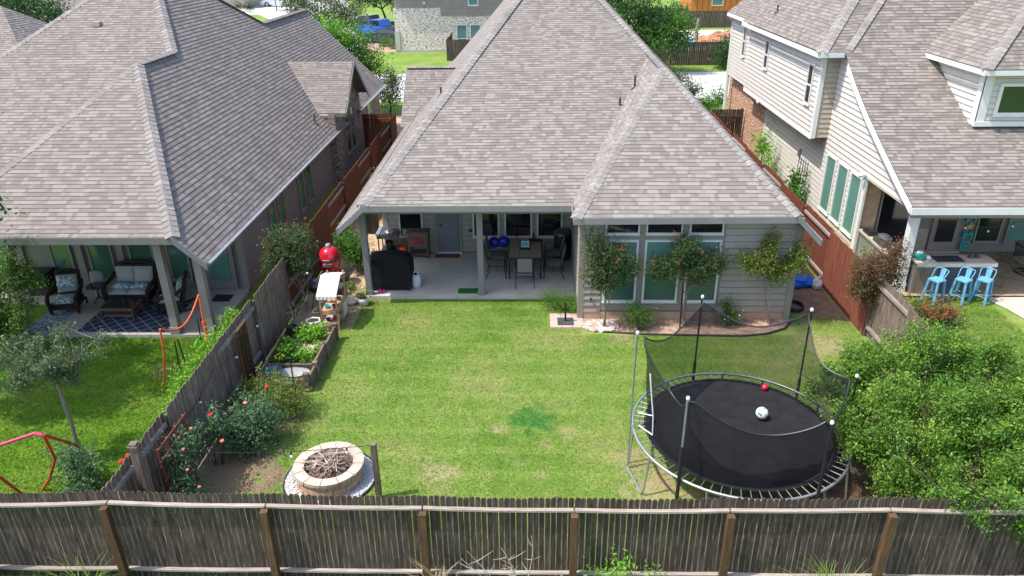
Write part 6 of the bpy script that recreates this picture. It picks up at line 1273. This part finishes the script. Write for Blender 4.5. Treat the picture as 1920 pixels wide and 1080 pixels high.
for y_ in (20.5,21.6,22.8): m = MB(); m.box(10.62,y_,.1,10.66,y_+.09,.9); m.build('frame_post', M['wood'], SC)
m = MB(); m.box(10.66,21.2,.98,11.06,21.9,1.12); m.lathe([(.2,.0),(.2,.1),(.1,.17),(.001,.19)], (10.86,21.55,1.12), 16, sx=.95, sy=1.6); solo('built_in_grill', m, M['dgrey'], 'dark lidded grill set on the side counter', 'grill', (10.86,21.55,.98), smooth=False)
m = MB(); m.box(10.66,22.2,.98,11.0,22.7,1.08); m.box(10.7,22.25,1.08,10.96,22.65,1.11); solo('burner', m, M['blackP'], 'black burner tray at the far end of the side counter', 'burner', (10.86,22.45,.98))
m = MB(); m.ball((10.85,20.75,1.1), .13, 10, 0, .2, (1,1.2,.8)); m.ball((10.9,20.98,1.06), .1, 9, 0, .2); solo('cushion_pile', m, M['cushP'], 'blue grey bundled cushions at the near end of the side counter', 'cushions', (10.85,20.85,.98))
def stool():
    o = thing('bar_stool', 'x', 'stool', (0,0,0)); m = MB(); m.box(-.17,-.17,.7,.17,.17,.735); m.box(-.15,-.15,.735,.15,.15,.745); m.build('seat', M['stool'], o, world=False)
    for sx in (-1,1):
        for sy in (-1,1): m = MB(); m.beam((sx*.14,sy*.14,.71),(sx*.2,sy*.2,0), .07, .02, up=(sx,sy,0)); m.beam((sx*.14,sy*.14,.71),(sx*.2,sy*.2,0), .02, .07, up=(sx,sy,0)); m.build('leg', M['stool'], o, world=False)
    m = MB(); k = .185; 
    for p, q in (((-k,-k),(k,-k)),((k,-k),(k,k)),((k,k),(-k,k)),((-k,k),(-k,-k))): m.beam((*p,.26),(*q,.26), .015, .025)
    m.build('foot_rail', M['stool'], o, world=False)
    m = MB(); m.tube([(-.17,-.02,.74),(-.19,.1,.95),(-.17,.19,1.0),(0,.22,1.02),(.17,.19,1.0),(.19,.1,.95),(.17,-.02,.74)], .013, 6); m.mesh([(-.06,.165,.73),(.06,.165,.73),(.075,.215,1.01),(-.075,.215,1.01),(-.06,.18,.73),(.06,.18,.73),(.075,.23,1.01),(-.075,.23,1.01)], [(0,1,2,3),(7,6,5,4),(0,4,5,1),(1,5,6,2),(2,6,7,3),(3,7,4,0)]); m.build('backrest', M['stool'], o, world=False)
    return o
s0 = stool()
for i, (x, lb) in enumerate(((11.55,'light blue metal bar stool nearest the white porch column'),(12.3,'light blue metal bar stool between the two others at the bar'),(12.9,'light blue metal bar stool at the garden path end of the bar'))):
    o = s0 if i == 0 else dup(s0); o.location = (x,19.5,.0); o.rotation_euler = (0,0,math.radians(-62+i*8)); o['label'] = lb; o['group'] = 'blue bar stools'
m = MB(); m.lathe([(.001,0),(.13,0),(.145,.18),(.15,.2),(.13,.2),(.12,.03)], (11.2,20.05,1.12), 20); solo('teal_tub', m, M['teal'], 'round teal tub on the bar counter beside the porch column', 'tub', (11.2,20.05,1.12), smooth=True)
m = MB(); m.ball((11.43,20.0,1.18), .07, 9, 0, .2); m.ball((11.2,20.05,1.33), .09, 9, 0, .2, (1,1,.5)); solo('white_cloths', m, M['wbag'], 'crumpled white cloths in and beside the teal tub', 'cloth', (11.35,20.03,1.12))
mat_('bar_mat', 11.62,19.84,12.42,20.28,1.122,'matK','black rubber mat on the middle of the bar counter')
for i, (x, lb) in enumerate(((12.72,'dark metal canister left of the pair on the bar counter end'),(12.92,'dark metal canister right of the pair on the bar counter end'))): m = MB(); m.lathe([(.001,0),(.075,0),(.075,.15),(.06,.15),(.06,.02)], (x,20.15,1.122), 14); solo('canister', m, M['dgrey'], lb, 'canister', (x,20.15,1.122), 'canisters on the bar')
# sign H star M E
SG = thing('home_sign', 'vertical teal letter sign reading H star M E beside the porch door', 'sign', (14.27,23.0,0)); bs = 14.14; W_ = .26
def letter(strokes, z, mt, nm):
    m = MB()
    for (x0,y0),(x1,y1) in strokes: m.beam((bs+x0*W_,23.06,z+y0*.28),(bs+x1*W_,23.06,z+y1*.28), .06, .055, up=(0,1,0))
    o = m.build(nm, M[mt], SG)
letter([((0,0),(0,1)),((1,0),(1,1)),((0,.5),(1,.5))], 1.15, 'teal', 'letter')
m = MB(); V = [];
for y in (23.03,23.08):
    for i in range(10): a = math.pi/2+i*math.pi/5; q = .16 if i % 2 == 0 else .065; V.append((bs+W_/2+q*math.cos(a), y, 1.0+q*math.sin(a)*.85))
m.mesh(V, [tuple(range(10)), tuple(range(10,20))[::-1]]+[(i,(i+1)%10,10+(i+1)%10,10+i) for i in range(10)]); m.build('star', M['gold'], SG)
letter([((0,0),(0,1)),((1,0),(1,1)),((0,1),(.5,.45)),((1,1),(.5,.45))], .55, 'teal', 'letter'); letter([((0,0),(0,1)),((0,0),(1,0)),((0,.5),(.85,.5)),((0,1),(1,1))], .19, 'teal', 'letter')
SWC = thing('swivel_chair', 'black framed swivel patio chair with round base at the right edge of the porch', 'chair', (15.35,21.45,.06)); m = MB(); m.tube([(15.35+.3*math.cos(i*.35), 21.45+.3*math.sin(i*.35), .08) for i in range(19)], .02, 6); m.tube([(15.35,21.45,.08),(15.35,21.45,.4)], .03, 8)
for a in range(4): m.tube([(15.35,21.45,.1),(15.35+.3*math.cos(a*1.57), 21.45+.3*math.sin(a*1.57), .08)], .015, 6)
m.build('base', M['black'], SWC); m = MB(); m.box(15.08,21.2,.42,15.65,21.75,.5); m.build('seat', M['counter'], SWC); m = MB()
for i in range(7): m.tube([(15.05,21.2+i*.09,.5),(15.0,21.2+i*.09,.95)], .01, 5)
m.tube([(15.0,21.17,.95),(15.0,21.8,.95)], .018, 6); m.box(15.05,21.75,.5,15.7,21.79,1.0); m.build('backrest', M['black'], SWC)
m = MB(); m.box(10.9,19.95,0,11.0,20.05,.4); 
# plants along the cream house wall
shrub('banana_plant', 'upright leafy plant growing by the brick base between fence and cream house', 'plant', (9.9,31.6,0), [(9.9,31.6,1.5,.25,.5,.6),(9.8,30.6,.9,.25,.4,.4)], 700, .2, 'lfLim', 101, stems=4, cl=4, aspect=.3)
shrub('vine_plant', 'leafy vine on the wire trellis beside the cream siding', 'plant', (10.1,27.9,0), [(10.1,27.7,1.1,.2,.35,.5),(10.0,27.2,.7,.25,.3,.3)], 800, .14, 'lfTree', 102, stems=4, cl=4)
m = MB()
for i in range(5): m.tube([(10.35,27.5+i*.25,0),(10.4,27.5+i*.25,1.9)], .012, 5)
for z in (.6,1.0,1.4,1.8): m.tube([(10.38,27.5,z),(10.38,28.5,z)], .010, 5)
solo('wire_trellis', m, M['black'], 'thin wire trellis leaning on the cream siding between fence and house', 'trellis', (10.38,28,0))
AG = thing('agave', 'spiky blue green agave in the gap between red fence and tall windows', 'plant', (9.9,22.6,.2)); fronds(AG, (9.9,22.6,.5), .8, 18, 'lfTree', 9); AG['label'] = 'broad green agave like plant in the gap between red fence and tall windows'
for o in AG.children: o.location = -Vector(AG.location)
for o in list(P_.children)+list(P2.children):
    if o.name.startswith('fronds'): o.location = -Vector(o.parent.location)
# ---------------------------------------------------------------- grass and weeds
def blades(name, label, n, sampler, h, wdt, mat, seed, lean=.5):
    R = np.random.default_rng(seed); p = sampler(R, n); n = len(p)
    a = R.uniform(0, 2*np.pi, n); hh = h*R.uniform(.5,1.3,n); u = np.stack([np.cos(a), np.sin(a), np.zeros(n)], 1)*wdt*.5; ln = R.normal(0, lean, (n,2))*hh[:,None]
    tip = p+np.stack([ln[:,0], ln[:,1], hh], 1); v = np.stack([p-u, p+u, tip], 1).reshape(-1,3).astype(np.float32)
    me = bpy.data.meshes.new(name); me.vertices.add(3*n); me.vertices.foreach_set('co', v.ravel()); me.loops.add(3*n); me.loops.foreach_set('vertex_index', np.arange(3*n, dtype=np.int32)); me.polygons.add(n)
    me.polygons.foreach_set('loop_start', np.arange(0,3*n,3,dtype=np.int32)); me.polygons.foreach_set('loop_total', np.full(n,3,dtype=np.int32))
    me.materials.append(mat); me.update(calc_edges=True); o = bpy.data.objects.new(name, me); COL.objects.link(o); o['kind'] = 'stuff'; tag(o, label, 'grass'); return o
def sm(x0, x1, y0, y1, bad):
    def f(R, n):
        p = np.stack([R.uniform(x0,x1,n), R.uniform(y0,y1,n), np.zeros(n)], 1); k = np.ones(n, bool)
        for fn in bad: k &= ~fn(p[:,0]+R.normal(0,.05,n), p[:,1]+R.normal(0,.05,n))
        return p[k]
    return f
R_half = lambda x, y: np.sin(x*37+y*53)*np.sin(x*11-y*29) > -.2
corner = lambda x, y: (x < -4.9-.9*np.clip((10.5-y)/1.5, 0, 1)-.4*np.clip((y-12.4)/3, 0, 1)) 
blades('lawn_grass', 'short mown grass covering the main back yard', 330000, sm(-6.7,8.7,9.1,19.65,[lambda x,y: x < -5.9, lambda x,y: (x < -5.2)&(y < 14.5)&(R_half(x,y)), lambda x,y: (x+4)**2+(y-11.6)**2 < .85, lambda x,y: (x > 1.3)&(y > 17.5)&(x < 7.1), lambda x,y: (x > .48)&(y > 17.85)&(x < 1.42), lambda x,y: (x > 7)&(y > 18.6), lambda x,y: ((x-4.1)**2/5.5+(y-11.2)**2/3 < .7)&R_half(x,y), lambda x,y: (x > 5.6)&(y < 13.4)&(y > 9.9)&(x+y*.1 > 6.4)]), .038, .011, M['grass'], 1, .95)
blades('lawn_grass', 'sunlit green lawn of the left neighbour', 190000, sm(-15,-7.0,9.1,17.3,[]), .05, .012, M['grass'], 2, .9)
blades('lawn_grass', 'green grass patch in front of the blue stools', 42000, sm(9.2,13.4,14.5,19.9,[lambda x,y: x > 13.1-.0*y]), .07, .013, M['grass'], 3, .8)
blades('fence_grass', 'tufts of taller grass along the near face of the back fence', 26000, sm(-11,10,7.9,8.9,[]), .22, .014, M['blade'], 4, .7)
for i, (x, y, h, mt, n, lb) in enumerate(((-7.25,8.6,.95,'blade',70,'clump of tall green weed blades in front of the second fence bay from the left'),(4.75,8.6,1.05,'blade',110,'clump of tall green weed blades in front of the fence below the trampoline'),(-1.45,8.65,.95,'straw',60,'clump of dry seed stalks right of the brown post near the bottom centre left'),(6.6,8.6,.6,'straw',40,'low dry grass clump before the fence toward the right'),(1.2,8.6,.85,'lfTree',0,'leafy green weed right of the centre fence post'),(5.9,8.6,.5,'straw',30,'small straw clump between two right hand fence posts'))):
    rr = random.Random(200+i)
    if n == 0: shrub('weed', lb, 'weed', (x,y,0), [(x+.1,y,.55,.4,.2,.4),(x+.6,y,.4,.3,.2,.3)], 900, .09, 'lfLim', 120, stems=6, cl=5, aspect=.3); continue
    m = MB()
    for k in range(n):
        a = rr.uniform(0,6.28); L_ = h*rr.uniform(.5,1.1); b = Vector((x+rr.uniform(-.15,.15), y+rr.uniform(-.1,.1), 0)); d = Vector((math.cos(a)*rr.uniform(.1,.5), math.sin(a)*.25, 1)).normalized(); s = Vector((-math.sin(a), math.cos(a), 0))*.011; p = b; uv = (rr.random(), rr.random())
        for q in range(5):
            e = p+d*L_/5; w0 = 1-q/5; w1 = 1-(q+1)/5.2; m.face([p-s*w0, p+s*w0, e+s*w1, e-s*w1], [uv]*4); p = e; d = (d+Vector((math.cos(a)*.22, math.sin(a)*.15, -.2))).normalized()
    o = m.build('weed', M[mt], loc=(x,y,0)); tag(o, lb, 'weed')
def deadbush(name, label, base, h, n, seed):
    rr = random.Random(seed); m = MB(); B_ = Vector(base)
    for i in range(n):
        a = rr.uniform(-.9,.9); e = B_+Vector((math.sin(a)*h*.75, rr.uniform(-.15,.15), math.cos(a)*h*rr.uniform(.5,1))); q = limb(m, B_, e, .012, .004, .08, 5, 5, rr)
        for j in (2,3,4): 
            for s in range(2): limb(m, q[j], q[j]+Vector((rr.uniform(-.3,.3), rr.uniform(-.1,.1), rr.uniform(0,.25)))*h*.6, .006, .002, .1, 4, 3, rr)
    solo(name, m, M['twigL'], label, 'dead shrub', base)
deadbush('dead_shrub', 'bare dry branching shrub in front of the fence at bottom centre', (-.25,8.62,0), 1.55, 8, 5)
deadbush('dead_vine', 'bare pale branches climbing the weathered left fence below the red tipped tree', (-6.6,18.0,0), 1.3, 7, 9)
